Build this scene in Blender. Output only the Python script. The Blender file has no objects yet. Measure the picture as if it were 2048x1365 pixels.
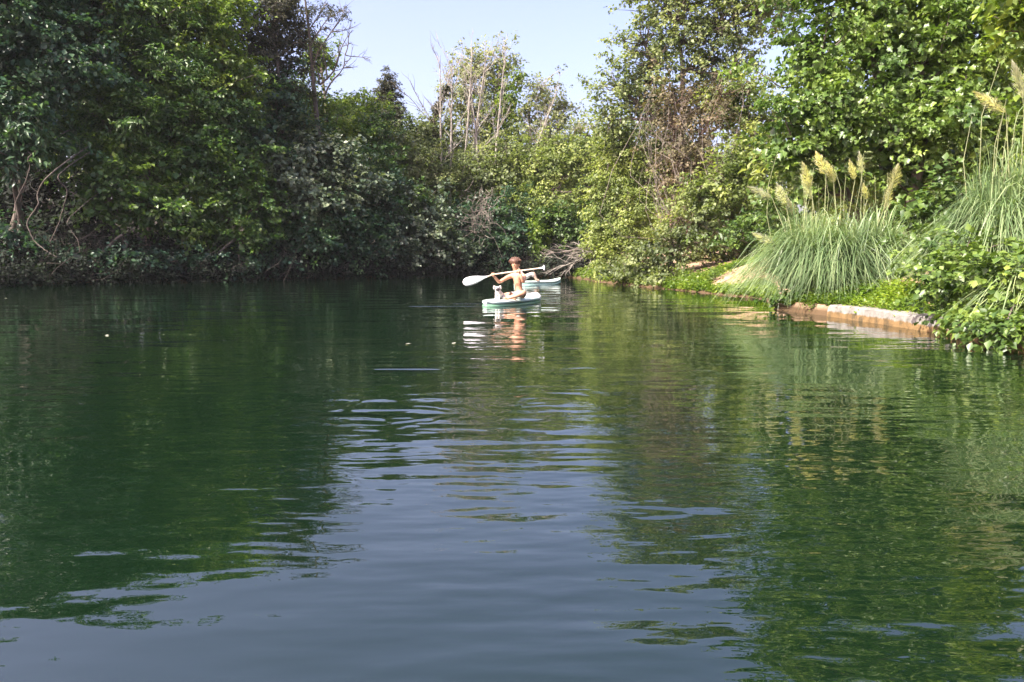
import bpy, math, random, zlib
import numpy as np
from mathutils import Vector, noise as mnoise

RNG = np.random.default_rng(7)
random.seed(7)
R = math.radians
scene = bpy.context.scene

# ------------------------------------------------------------------ camera
PITCH = math.atan((682.5 - 515) / 1500)
cam_data = bpy.data.cameras.new('camera')
cam = bpy.data.objects.new('camera', cam_data)
scene.collection.objects.link(cam)
scene.camera = cam
cam.location = (0, 0, 1.0)
cam.rotation_euler = (R(90) - PITCH, 0, 0)
cam_data.sensor_width = 36
cam_data.lens = 1500 / 2048 * 36
cam_data.clip_start = 0.05
cam_data.clip_end = 2000

# ------------------------------------------------------------------ sky, sun, exposure
SUN = Vector((-0.66, -0.42, 0.80)).normalized()
el = math.asin(SUN.z)
az = math.atan2(SUN.x, SUN.y)
world = bpy.data.worlds.new('World')
scene.world = world
world.use_nodes = True
wn = world.node_tree.nodes
wl = world.node_tree.links
sky = wn.new('ShaderNodeTexSky')
sky.sky_type = 'NISHITA'
sky.sun_disc = False
sky.sun_elevation = el
sky.sun_rotation = az
sky.air_density = 1.0
sky.dust_density = 4.5
sky.ozone_density = 1.0
wb = wn.new('ShaderNodeMixRGB'); wb.blend_type = 'MULTIPLY'; wb.inputs[0].default_value = 1.0
wb.inputs[2].default_value = (1.09, 0.92, 1.03, 1)          # camera white balance
wl.new(sky.outputs[0], wb.inputs[1]); wl.new(wb.outputs[0], wn['Background'].inputs[0])
wn['Background'].inputs[1].default_value = 0.128
sd = bpy.data.lights.new('sun', 'SUN')
sd.energy = 4.2
sd.angle = R(0.6)
sd.color = (1.0, 0.94, 0.84)
so = bpy.data.objects.new('sun', sd)
scene.collection.objects.link(so)
so.rotation_euler = (-SUN).to_track_quat('-Z', 'Y').to_euler()
scene.view_settings.view_transform = 'Standard'
scene.view_settings.look = 'None'
scene.view_settings.gamma = 1
scene.view_settings.use_curve_mapping = False
scene.view_settings.exposure = 1.7
scene.cycles.max_bounces = 6
scene.cycles.transparent_max_bounces = 4
scene.cycles.caustics_reflective = False
scene.cycles.caustics_refractive = False

# ------------------------------------------------------------------ helpers
def at(px, py, D):
    """World point seen at photo pixel (px, py) whose y coordinate is D."""
    u = (px - 1024) / 1500
    v = -(py - 682.5) / 1500
    c, s = math.cos(PITCH), math.sin(PITCH)
    d = Vector((u, c + v * s, -s + v * c))
    d *= D / d.y
    return Vector((0, 0, 1.0)) + d

def M(D):      # metres in one photo pixel at distance D
    return D / 1500

def tag(o, label=None, cat=None, group=None, kind=None):
    if label: o['label'] = label
    if cat: o['category'] = cat
    if group: o['group'] = group
    if kind: o['kind'] = kind
    return o

def empty(name, loc, label, cat, group=None):
    o = bpy.data.objects.new(name, None)
    scene.collection.objects.link(o)
    o.location = loc
    o.empty_display_size = 0.2
    return tag(o, label, cat, group)

def link(name, me, mat, parent=None, kind=None):
    o = bpy.data.objects.new(name, me)
    scene.collection.objects.link(o)
    if mat is not None and len(me.materials) == 0:
        me.materials.append(mat)
    if parent is not None:
        o.parent = parent
        o.matrix_parent_inverse.identity()
        o.location = -Vector(parent.location)      # geometry is in world coordinates
    if kind: o['kind'] = kind
    return o

def np_mesh(name, V, F, tint=None, smooth=False):
    """V (n,3) verts, F (m,3 or 4) faces"""
    me = bpy.data.meshes.new(name)
    V = np.asarray(V, dtype=np.float32); F = np.asarray(F, dtype=np.int32)
    k = F.shape[1]
    me.vertices.add(len(V)); me.vertices.foreach_set('co', V.ravel())
    me.loops.add(F.size); me.loops.foreach_set('vertex_index', F.ravel())
    me.polygons.add(len(F))
    me.polygons.foreach_set('loop_start', np.arange(0, F.size, k, dtype=np.int32))
    me.polygons.foreach_set('loop_total', np.full(len(F), k, dtype=np.int32))
    if smooth:
        me.polygons.foreach_set('use_smooth', np.ones(len(F), dtype=bool))
    if tint is not None:
        a = me.attributes.new('tint', 'FLOAT', 'FACE')
        a.data.foreach_set('value', np.asarray(tint, dtype=np.float32))
    me.update()
    return me

# ---- tubes
class Tubes:
    def __init__(self): self.V = []; self.F = []; self.n = 0
    def add(self, pts, radii, sides=6):
        pts = [Vector(p) for p in pts]
        rings = []
        ref = Vector((0.3, 0.9, 0.2)).normalized()
        for i, p in enumerate(pts):
            t = (pts[min(i + 1, len(pts) - 1)] - pts[max(i - 1, 0)])
            if t.length < 1e-6: t = Vector((0, 0, 1))
            t.normalize()
            a = t.cross(ref)
            if a.length < 0.05: a = t.cross(Vector((1, 0, 0)))
            a.normalize(); b = t.cross(a)
            r = radii[i]
            for k in range(sides):
                th = 2 * math.pi * k / sides
                q = p + a * (r * math.cos(th)) + b * (r * math.sin(th))
                self.V.append((q.x, q.y, q.z))
        n0 = self.n
        for i in range(len(pts) - 1):
            for k in range(sides):
                k2 = (k + 1) % sides
                self.F.append((n0 + i * sides + k, n0 + i * sides + k2, n0 + (i + 1) * sides + k2, n0 + (i + 1) * sides + k))
        self.n += len(pts) * sides
        return self
    def build(self, name, mat, parent=None, kind=None):
        return link(name, np_mesh(name, self.V, self.F, smooth=True), mat, parent, kind)

def wander(a, b, n=6, amp=0.1, sag=0.0, rnd=random):
    a = Vector(a); b = Vector(b)
    L = (b - a).length
    out = []
    off = Vector((rnd.gauss(0, 1), rnd.gauss(0, 1), rnd.gauss(0, 1))) * amp * L
    off2 = Vector((rnd.gauss(0, 1), rnd.gauss(0, 1), rnd.gauss(0, 1))) * amp * L * 0.5
    for i in range(n + 1):
        t = i / n
        p = a.lerp(b, t) + off * math.sin(math.pi * t) + off2 * math.sin(2 * math.pi * t)
        p.z -= sag * L * math.sin(math.pi * t)
        out.append(p)
    return out

# ---- materials
def new_mat(name):
    m = bpy.data.materials.new(name); m.use_nodes = True
    nt = m.node_tree
    return m, nt, nt.nodes, nt.links, nt.nodes['Principled BSDF']

def ramp(nodes, stops):
    r = nodes.new('ShaderNodeValToRGB')
    e = r.color_ramp.elements
    while len(e) < len(stops): e.new(0.5)
    for i, (p, c) in enumerate(stops):
        e[i].position = p; e[i].color = (*c, 1)
    return r

def leaf_mat(name, cols, rough=0.45, trans=0.35, patch=None):
    m, nt, N, L, bs = new_mat(name)
    at_ = N.new('ShaderNodeAttribute'); at_.attribute_name = 'tint'
    rp = ramp(N, [(i / (len(cols) - 1), c) for i, c in enumerate(cols)])
    L.new(at_.outputs['Fac'], rp.inputs[0])
    # patches of younger or duller leaves
    tc = N.new('ShaderNodeTexCoord'); nz = N.new('ShaderNodeTexNoise')
    nz.inputs['Scale'].default_value = 0.9; nz.inputs['Detail'].default_value = 3
    L.new(tc.outputs['Object'], nz.inputs['Vector'])
    hs = N.new('ShaderNodeHueSaturation')
    mr = N.new('ShaderNodeMapRange'); mr.inputs[1].default_value = 0.3; mr.inputs[2].default_value = 0.7
    mr.inputs[3].default_value = 0.6; mr.inputs[4].default_value = 1.45
    L.new(nz.outputs[0], mr.inputs[0]); L.new(mr.outputs[0], hs.inputs['Value'])
    mr2 = N.new('ShaderNodeMapRange'); mr2.inputs[1].default_value = 0.3; mr2.inputs[2].default_value = 0.7
    mr2.inputs[3].default_value = 0.515; mr2.inputs[4].default_value = 0.48
    L.new(nz.outputs[0], mr2.inputs[0]); L.new(mr2.outputs[0], hs.inputs['Hue'])
    L.new(rp.outputs[0], hs.inputs['Color'])
    L.new(hs.outputs[0], bs.inputs['Base Color'])
    bs.inputs['Roughness'].default_value = rough
    tr = N.new('ShaderNodeBsdfTranslucent')
    g = N.new('ShaderNodeMixRGB'); g.blend_type = 'MULTIPLY'; g.inputs[0].default_value = 1
    g.inputs[2].default_value = (1.5, 1.6, 0.7, 1)
    L.new(hs.outputs[0], g.inputs[1]); L.new(g.outputs[0], tr.inputs[0])
    mx = N.new('ShaderNodeMixShader'); mx.inputs[0].default_value = trans
    L.new(bs.outputs[0], mx.inputs[1]); L.new(tr.outputs[0], mx.inputs[2])
    L.new(mx.outputs[0], N['Material Output'].inputs[0])
    return m

def rough_mat(name, c1, c2, scale=8, rough=0.85, bump=0.3, dist=0.02, c3=None, stretch=(1, 1, 1)):
    m, nt, N, L, bs = new_mat(name)
    tc = N.new('ShaderNodeTexCoord'); mp = N.new('ShaderNodeMapping')
    mp.inputs['Scale'].default_value = stretch
    L.new(tc.outputs['Object'], mp.inputs[0])
    nz = N.new('ShaderNodeTexNoise'); nz.inputs['Scale'].default_value = scale
    nz.inputs['Detail'].default_value = 8; nz.inputs['Roughness'].default_value = 0.65
    L.new(mp.outputs[0], nz.inputs['Vector'])
    stops = [(0.32, c1), (0.68, c2)] if c3 is None else [(0.3, c1), (0.5, c2), (0.7, c3)]
    rp = ramp(N, stops)
    L.new(nz.outputs[0], rp.inputs[0]); L.new(rp.outputs[0], bs.inputs['Base Color'])
    bs.inputs['Roughness'].default_value = rough
    bp = N.new('ShaderNodeBump'); bp.inputs['Strength'].default_value = bump; bp.inputs['Distance'].default_value = dist
    L.new(nz.outputs[0], bp.inputs['Height']); L.new(bp.outputs[0], bs.inputs['Normal'])
    return m

def plain(name, c, rough=0.5, scale=30, var=0.15):
    c1 = tuple(x * (1 - var) for x in c); c2 = tuple(min(1, x * (1 + var)) for x in c)
    return rough_mat(name, c1, c2, scale, rough, 0.1, 0.002)

MAT = {}
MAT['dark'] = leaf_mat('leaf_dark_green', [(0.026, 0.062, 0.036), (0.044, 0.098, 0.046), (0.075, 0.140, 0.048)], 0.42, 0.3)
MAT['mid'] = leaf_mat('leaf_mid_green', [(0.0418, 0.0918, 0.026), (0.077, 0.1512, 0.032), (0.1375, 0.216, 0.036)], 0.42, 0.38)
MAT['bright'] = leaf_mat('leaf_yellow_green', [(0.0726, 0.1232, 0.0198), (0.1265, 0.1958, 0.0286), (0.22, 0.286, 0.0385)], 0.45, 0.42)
MAT['olive'] = leaf_mat('leaf_olive_green', [(0.085, 0.115, 0.045), (0.15, 0.19, 0.070), (0.24, 0.28, 0.105)], 0.5, 0.4)
MAT['pale'] = leaf_mat('leaf_pale_grey_olive', [(0.13, 0.15, 0.075), (0.20, 0.225, 0.115), (0.30, 0.32, 0.18)], 0.55, 0.4)
MAT['soft'] = leaf_mat('leaf_soft_pale_green', [(0.095, 0.135, 0.035), (0.165, 0.215, 0.058), (0.26, 0.31, 0.095)], 0.5, 0.4)
MAT['grey'] = leaf_mat('leaf_grey_green', [(0.0633, 0.0978, 0.0575), (0.115, 0.1552, 0.0862), (0.207, 0.2415, 0.1437)], 0.4, 0.25)
MAT['pine'] = leaf_mat('leaf_dull_brown_green', [(0.030, 0.032, 0.020), (0.055, 0.060, 0.030), (0.090, 0.090, 0.045)], 0.6, 0.25)
MAT['fig'] = leaf_mat('leaf_fig_green', [(0.0541, 0.1048, 0.0237), (0.0901, 0.1572, 0.0323), (0.1502, 0.2271, 0.0452)], 0.40, 0.30)
MAT['ivy'] = leaf_mat('leaf_ivy_green', [(0.0371, 0.0759, 0.0198), (0.0743, 0.1328, 0.0257), (0.1411, 0.2087, 0.0337)], 0.42, 0.25)
MAT['rust'] = leaf_mat('leaf_withered_brown', [(0.085, 0.075, 0.038), (0.13, 0.105, 0.055), (0.17, 0.165, 0.075)], 0.7, 0.25)
MAT['blade'] = leaf_mat('grass_blade_blue_green', [(0.0908, 0.1555, 0.0571), (0.1558, 0.2268, 0.0952), (0.2856, 0.3499, 0.1665)], 0.38, 0.3)
MAT['cover'] = leaf_mat('leaf_ground_cover_green', [(0.070, 0.130, 0.014), (0.12, 0.20, 0.018), (0.20, 0.27, 0.030)], 0.45, 0.4)
MAT['shadeleaf'] = leaf_mat('leaf_dull_painted_shade', [(0.006, 0.008, 0.005), (0.012, 0.020, 0.010), (0.018, 0.036, 0.015)], 0.95, 0.25)  # dull leaves with the shade under the trees painted into the colour
MAT['bark'] = rough_mat('bark_grey_brown', (0.055, 0.042, 0.032), (0.17, 0.14, 0.11), 9, 0.9, 0.6, 0.03, stretch=(1, 1, 0.25))
MAT['palebark'] = rough_mat('bark_pale_grey', (0.20, 0.18, 0.15), (0.42, 0.38, 0.32), 9, 0.9, 0.6, 0.02, stretch=(1, 1, 0.25))
MAT['twig'] = rough_mat('dead_twig_grey', (0.13, 0.105, 0.085), (0.30, 0.26, 0.22), 6, 0.9, 0.3, 0.01)
MAT['browntwig'] = rough_mat('dead_twig_brown', (0.075, 0.045, 0.032), (0.19, 0.125, 0.085), 6, 0.9, 0.3, 0.01)
MAT['root'] = rough_mat('root_dark_brown', (0.018, 0.014, 0.011), (0.055, 0.045, 0.036), 6, 0.9, 0.3, 0.01)

# ------------------------------------------------------------------ water polygon, terrain
POND = [(-60, -60), (-60, 6), (-34, 12), (-25, 20), (-18.2, 26.3), (-11.3, 31.5), (-6.0, 36.3), (-2.5, 38.8), (0.9, 39.6),
        (2.6, 38.6), (3.2, 35.5), (3.5, 31.0), (4.4, 25.9), (5.35, 21.4), (6.0, 18.2), (5.5, 15.6), (5.0, 14.4), (5.45, 12.7), (5.7, 10.05),
        (5.42, 7.9), (5.3, 4), (5.6, -60)]
PP = np.array(POND, dtype=float)

def pond_dist(x, y):
    """signed distance to the shoreline, negative in the water"""
    x = np.asarray(x, float); y = np.asarray(y, float)
    best = np.full(x.shape, 1e9); ins = np.zeros(x.shape, bool)
    n = len(PP)
    for i in range(n):
        ax, ay = PP[i]; bx, by = PP[(i + 1) % n]
        dx, dy = bx - ax, by - ay
        t = np.clip(((x - ax) * dx + (y - ay) * dy) / (dx * dx + dy * dy), 0, 1)
        best = np.minimum(best, np.hypot(x - ax - t * dx, y - ay - t * dy))
        c = ((ay > y) != (by > y)) & (x < (bx - ax) * (y - ay) / (by - ay + 1e-12) + ax)
        ins ^= c
    return np.where(ins, -best, best)

def hnoise(x, y):
    return (np.sin(x * 0.9 + 1.3 * np.sin(y * 0.5)) * np.cos(y * 0.8 + np.sin(x * 0.6)) * 0.5
            + np.sin(x * 2.3 + y * 1.1) * np.cos(y * 2.7 - x * 0.7) * 0.2
            + np.sin(x * 6.1 - y * 2.1) * np.cos(y * 5.3 + x * 1.7) * 0.07)

def ground_h(x, y):
    x = np.asarray(x, float); y = np.asarray(y, float)
    d = pond_dist(x, y)
    dd = np.clip(d, 0, None)
    right = 1 / (1 + np.exp(-(x - 2.0) * 1.5))
    edge = np.where((y > 6) & (y < 14), 0.17, 0.08) * np.clip(dd / 0.12, 0, 1)
    hr = edge + 1.15 * (1 - np.exp(-np.clip(dd - 0.35, 0, None) / 2.6)) + 0.012 * dd
    hl = 0.12 * np.clip(dd / 0.2, 0, 1) + 0.9 * (1 - np.exp(-dd / 1.2)) + 0.14 * np.clip(dd, 0, 26)
    h = right * hr + (1 - right) * hl
    h = h + 0.30 * np.exp(-((x - 7.3) / 1.0) ** 2 - ((y - 21.4) / 1.6) ** 2) * np.clip(dd / 1.0, 0, 1)
    h = h + hnoise(x, y) * 0.10 * np.clip(dd / 1.5, 0, 1)
    return np.where(d > 0, h, -np.clip(-d * 0.9, 0, 1.6) - 0.03)

def gz(x, y): return float(ground_h(np.array([x]), np.array([y]))[0])

def axis(lo, flo, fhi, hi, fine, coarse):
    a = list(np.arange(flo, fhi, fine)); s = fine; v = flo
    left = []
    while v > lo:
        s = min(s * 1.25, coarse); v -= s; left.append(v)
    s = fine; v = a[-1]; r = []
    while v < hi:
        s = min(s * 1.25, coarse); v += s; r.append(v)
    return np.array(left[::-1] + a + r)

xs = axis(-600, -20, 12, 600, 0.16, 30); ys = axis(-200, 5, 41, 900, 0.16, 30)
X, Y = np.meshgrid(xs, ys)
Z = ground_h(X.ravel(), Y.ravel())
V = np.stack([X.ravel(), Y.ravel(), Z], 1)
nx, ny = len(xs), len(ys)
ii = np.arange(nx - 1)[None, :] + nx * np.arange(ny - 1)[:, None]
ii = ii.ravel()
F = np.stack([ii, ii + 1, ii + 1 + nx, ii + nx], 1)
def ground_mat():
    m, nt, N, L, bs = new_mat('bank_soil')
    tc = N.new('ShaderNodeTexCoord')
    nz = N.new('ShaderNodeTexNoise'); nz.inputs['Scale'].default_value = 3.0; nz.inputs['Detail'].default_value = 10; nz.inputs['Roughness'].default_value = 0.7
    L.new(tc.outputs['Object'], nz.inputs['Vector'])
    soil = ramp(N, [(0.3, (0.19, 0.115, 0.065)), (0.5, (0.31, 0.205, 0.125)), (0.7, (0.44, 0.32, 0.215))])
    hum = ramp(N, [(0.3, (0.012, 0.010, 0.007)), (0.7, (0.040, 0.031, 0.020))])
    L.new(nz.outputs[0], soil.inputs[0]); L.new(nz.outputs[0], hum.inputs[0])
    sx = N.new('ShaderNodeSeparateXYZ'); L.new(tc.outputs['Object'], sx.inputs[0])
    mr = N.new('ShaderNodeMapRange'); mr.inputs[1].default_value = 3.6; mr.inputs[2].default_value = 5.2
    L.new(sx.outputs['X'], mr.inputs[0])
    mx = N.new('ShaderNodeMixRGB'); L.new(mr.outputs[0], mx.inputs[0]); L.new(hum.outputs[0], mx.inputs[1]); L.new(soil.outputs[0], mx.inputs[2])
    wet = N.new('ShaderNodeMapRange'); wet.inputs[1].default_value = 0.07; wet.inputs[2].default_value = 0.16
    L.new(sx.outputs['Z'], wet.inputs[0])
    mw = N.new('ShaderNodeMixRGB'); mw.inputs[1].default_value = (0.075, 0.045, 0.018, 1); L.new(wet.outputs[0], mw.inputs[0]); L.new(mx.outputs[0], mw.inputs[2])
    L.new(mw.outputs[0], bs.inputs['Base Color'])
    bs.inputs['Roughness'].default_value = 0.95
    bp = N.new('ShaderNodeBump'); bp.inputs['Strength'].default_value = 0.7; bp.inputs['Distance'].default_value = 0.06
    L.new(nz.outputs[0], bp.inputs['Height']); L.new(bp.outputs[0], bs.inputs['Normal'])
    return m
g = link('ground', np_mesh('ground', V, F, smooth=True), ground_mat()); tag(g, kind='structure')

# ------------------------------------------------------------------ water
def water_mat():
    m, nt, N, L, bs = new_mat('river_water')
    bs.inputs['Base Color'].default_value = (0.0030, 0.0100, 0.0040, 1)
    bs.inputs['Roughness'].default_value = 0.015
    bs.inputs['IOR'].default_value = 1.90
    tc = N.new('ShaderNodeTexCoord')
    def math_(op, a, b=None, clamp=False):
        n = N.new('ShaderNodeMath'); n.operation = op; n.use_clamp = clamp
        for i, v in enumerate((a, b)):
            if v is None: continue
            if isinstance(v, (int, float)): n.inputs[i].default_value = v
            else: L.new(v, n.inputs[i])
        return n.outputs[0]
    def noise(scale, detail, stretch=(1, 1, 1), rot=0.0):
        mp = N.new('ShaderNodeMapping'); mp.inputs['Scale'].default_value = stretch; mp.inputs['Rotation'].default_value = (0, 0, rot)
        L.new(tc.outputs['Object'], mp.inputs[0])
        n = N.new('ShaderNodeTexNoise'); n.inputs['Scale'].default_value = scale; n.inputs['Detail'].default_value = detail
        n.inputs['Roughness'].default_value = 0.45
        L.new(mp.outputs[0], n.inputs['Vector'])
        return n.outputs[0]
    sp = N.new('ShaderNodeSeparateXYZ'); L.new(tc.outputs['Object'], sp.inputs[0])
    x, y = sp.outputs[0], sp.outputs[1]
    amp = noise(0.28, 2, (1, 1.6, 1))                # calm and ruffled patches
    am = N.new('ShaderNodeMapRange'); am.inputs[1].default_value = 0.36; am.inputs[2].default_value = 0.64
    am.inputs[3].default_value = 0.35; am.inputs[4].default_value = 1.7
    L.new(amp, am.inputs[0])
    cal = N.new('ShaderNodeMapRange'); cal.inputs[1].default_value = 3.2; cal.inputs[2].default_value = 13.0
    cal.inputs[3].default_value = 1.3; cal.inputs[4].default_value = 0.25
    L.new(y, cal.inputs[0])
    am_ = math_('MULTIPLY', am.outputs[0], cal.outputs[0])
    h = math_('MULTIPLY', noise(0.75, 1.5, (0.7, 1.5, 1), 0.25), 0.024)
    h2 = math_('MULTIPLY', math_('MULTIPLY', noise(3.2, 2.0, (0.55, 1.5, 1), -0.12), 0.0092), am_)
    h3 = math_('MULTIPLY', math_('MULTIPLY', noise(13, 2.0, (0.6, 1.3, 1), 0.1), 0.0007), am_)
    h = math_('ADD', math_('ADD', h, h2), h3)
    wobx = math_('MULTIPLY', math_('SUBTRACT', noise(1.6, 2.0), 0.5), 0.55)
    woby = math_('MULTIPLY', math_('SUBTRACT', noise(1.9, 2.0, (1, 1, 1), 1.0), 0.5), 0.55)
    def rings(cx, cy, lam, a, r0, w):
        dx = math_('ADD', math_('SUBTRACT', x, cx), wobx); dy = math_('ADD', math_('SUBTRACT', y, cy), woby)
        r = math_('SQRT', math_('ADD', math_('MULTIPLY', dx, dx), math_('MULTIPLY', dy, dy)))
        e = math_('DIVIDE', math_('SUBTRACT', r, r0), w)
        env = math_('EXPONENT', math_('MULTIPLY', math_('MULTIPLY', e, e), -1.0))
        return math_('MULTIPLY', math_('MULTIPLY', math_('SINE', math_('MULTIPLY', r, 2 * math.pi / lam)), env), a)
    def dents(cx, cy, wx, wy, lam, a, rot=0.0):
        """a short patch of crests lying across the view"""
        dx = math_('DIVIDE', math_('SUBTRACT', x, cx), wx); dy = math_('DIVIDE', math_('SUBTRACT', y, cy), wy)
        env = math_('EXPONENT', math_('MULTIPLY', math_('ADD', math_('POWER', math_('ABSOLUTE', dx), 4), math_('MULTIPLY', dy, dy)), -1.0))
        ph = math_('ADD', math_('MULTIPLY', y, 2 * math.pi / lam), math_('MULTIPLY', x, rot))
        return math_('MULTIPLY', math_('MULTIPLY', math_('SINE', ph), env), a)
    for v in [rings(-0.75, 4.75, 0.19, 0.0010, 0.25, 0.30), rings(-1.35, 4.7, 0.17, 0.0009, 0.1, 0.25), rings(0.2, 5.2, 0.2, 0.0010, 0.3, 0.35), dents(-0.85, 4.72, .46, .14, .30, .0045, 1.0),
              rings(0.4, 16.3, 0.45, 0.003, 1.6, 1.0),
              dents(-0.95, 6.66, 0.30, 0.08, 0.46, -0.013), dents(-1.3, 15.4, 1.1, 0.14, 0.6, -0.022),
              dents(-0.9, 16.2, 0.7, 0.14, 0.6, 0.022)]:
        h = math_('ADD', h, v)
    bp = N.new('ShaderNodeBump'); bp.inputs['Strength'].default_value = 1.0; bp.inputs['Distance'].default_value = 1.0
    L.new(h, bp.inputs['Height']); L.new(bp.outputs[0], bs.inputs['Normal'])
    return m
w = link('river_water', np_mesh('river_water', [(-61, -61, 0), (12, -61, 0), (12, 45, 0), (-61, 45, 0)], [(0, 1, 2, 3)]), water_mat())
tag(w, kind='structure')

# ------------------------------------------------------------------ foliage
LEAF = {
    'oval': (np.array([(0, 0, 0), (-0.36, 0.45, 0.07), (0, 1, -0.06), (0.36, 0.45, 0.07)]), np.array([(0, 2, 1), (0, 3, 2)])),
    'narrow': (np.array([(0, 0, 0), (-0.18, 0.45, 0.05), (0, 1, -0.10), (0.18, 0.45, 0.05)]), np.array([(0, 2, 1), (0, 3, 2)])),
    'lobed': (np.array([(0, 0, 0), (-0.40, 0.20, 0.10), (-0.30, 0.42, 0.06), (-0.40, 0.66, 0.08), (-0.17, 0.74, 0.02), (0, 1.0, -0.16),
                        (0.17, 0.74, 0.02), (0.40, 0.66, 0.08), (0.30, 0.42, 0.06), (0.40, 0.20, 0.10), (0, 0.45, -0.03)]),
              np.array([(10, 0, 9), (10, 9, 8), (10, 8, 7), (10, 7, 6), (10, 6, 5), (10, 5, 4), (10, 4, 3), (10, 3, 2), (10, 2, 1), (10, 1, 0)])),
}

def unit(a): return a / (np.linalg.norm(a, axis=1, keepdims=True) + 1e-9)

def leaves_mesh(name, P, Nn, T, S, shape, tint):
    """P positions, Nn normals, T growth directions, S sizes"""
    tv, tf = LEAF[shape]
    Nn = unit(Nn)
    T = unit(T - (T * Nn).sum(1, keepdims=True) * Nn)
    B = np.cross(T, Nn)
    k = len(tv)
    wv = RNG.uniform(0.8, 1.25, (len(P), 1, 1))
    Vv = (P[:, None, :] + S[:, None, None] * (tv[None, :, 0:1] * B[:, None, :] * wv + tv[None, :, 1:2] * T[:, None, :] + tv[None, :, 2:3] * Nn[:, None, :] * 1.6))
    Ff = tf[None] + (np.arange(len(P)) * k)[:, None, None]
    return np_mesh(name, Vv.reshape(-1, 3), Ff.reshape(-1, 3), np.repeat(tint, len(tf)))

def clump_points(blobs, clump, rng, back=0.45):
    """centres of leafy sprays near the skin of lumpy ellipsoids; blobs = (centre, radii, density)"""
    C, O, Bi = [], [], []
    for bi, (c, r, dens) in enumerate(blobs):
        c = np.array(c); r = np.array(r)
        area = 4 * math.pi * ((r[0] * r[1]) ** 1.6 / 3 + (r[0] * r[2]) ** 1.6 / 3 + (r[1] * r[2]) ** 1.6 / 3) ** (1 / 1.6)
        n = max(6, int(area * dens / (clump * clump * 2.2)))
        d = unit(rng.normal(size=(n, 3)))
        keep = (d[:, 1] < 0.25) | (rng.random(n) < back)
        d = d[keep]
        f = 3.1 / max(r.max(), 0.6)
        lump = 1 + 0.30 * np.sin(d[:, 0] * 5 * 1.1 + bi * 2.1 + c[0]) * np.cos(d[:, 2] * 4.3 + bi) + 0.18 * np.sin(d[:, 1] * 9 + d[:, 2] * 8 + bi)
        rad = lump * (1 - 0.55 * rng.random(len(d)) ** 2.0) * rng.uniform(0.9, 1.12, len(d))
        outl = rng.random(len(d)) < 0.14
        rad = np.where(outl, lump * rng.uniform(1.0, 1.32, len(d)), rad)
        C.append(c + d * r * rad[:, None]); O.append(d); Bi.append(np.full(len(d), bi))
    return np.concatenate(C), np.concatenate(O), np.concatenate(Bi)

def spray_leaves(C, O, clump, per, size, rng, droop=0.3, flat=0.55, up=0.8, base_tint=0.45):
    n = len(C)
    per_n = np.maximum(3, rng.poisson(per, n))
    idx = np.repeat(np.arange(n), per_n)
    m = len(idx)
    # every spray lies along its own axis so that tufts and gaps show
    ax = unit(O + rng.normal(size=(n, 3)) * 0.5 + np.array([0, 0, -droop]))
    t = rng.uniform(-1, 1, m)
    sc = clump * rng.uniform(0.6, 1.35, n)[idx]
    off = rng.normal(size=(m, 3)) * 0.38 * (1 - 0.45 * np.abs(t))[:, None]
    off[:, 2] *= flat
    P = C[idx] + sc[:, None] * (ax[idx] * t[:, None] * 0.95 + off)
    Nn = O[idx] * 0.55 + np.array([0, 0, up]) + rng.normal(size=(m, 3)) * 0.55
    T = ax[idx] + rng.normal(size=(m, 3)) * 0.8 + np.array([0, 0, -droop])
    S = size * rng.uniform(0.45, 1.5, m)
    tint = np.clip(base_tint + rng.normal(size=n)[idx] * 0.20 + rng.normal(size=m) * 0.14, 0, 1)
    return P, Nn, T, S, tint

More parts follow.
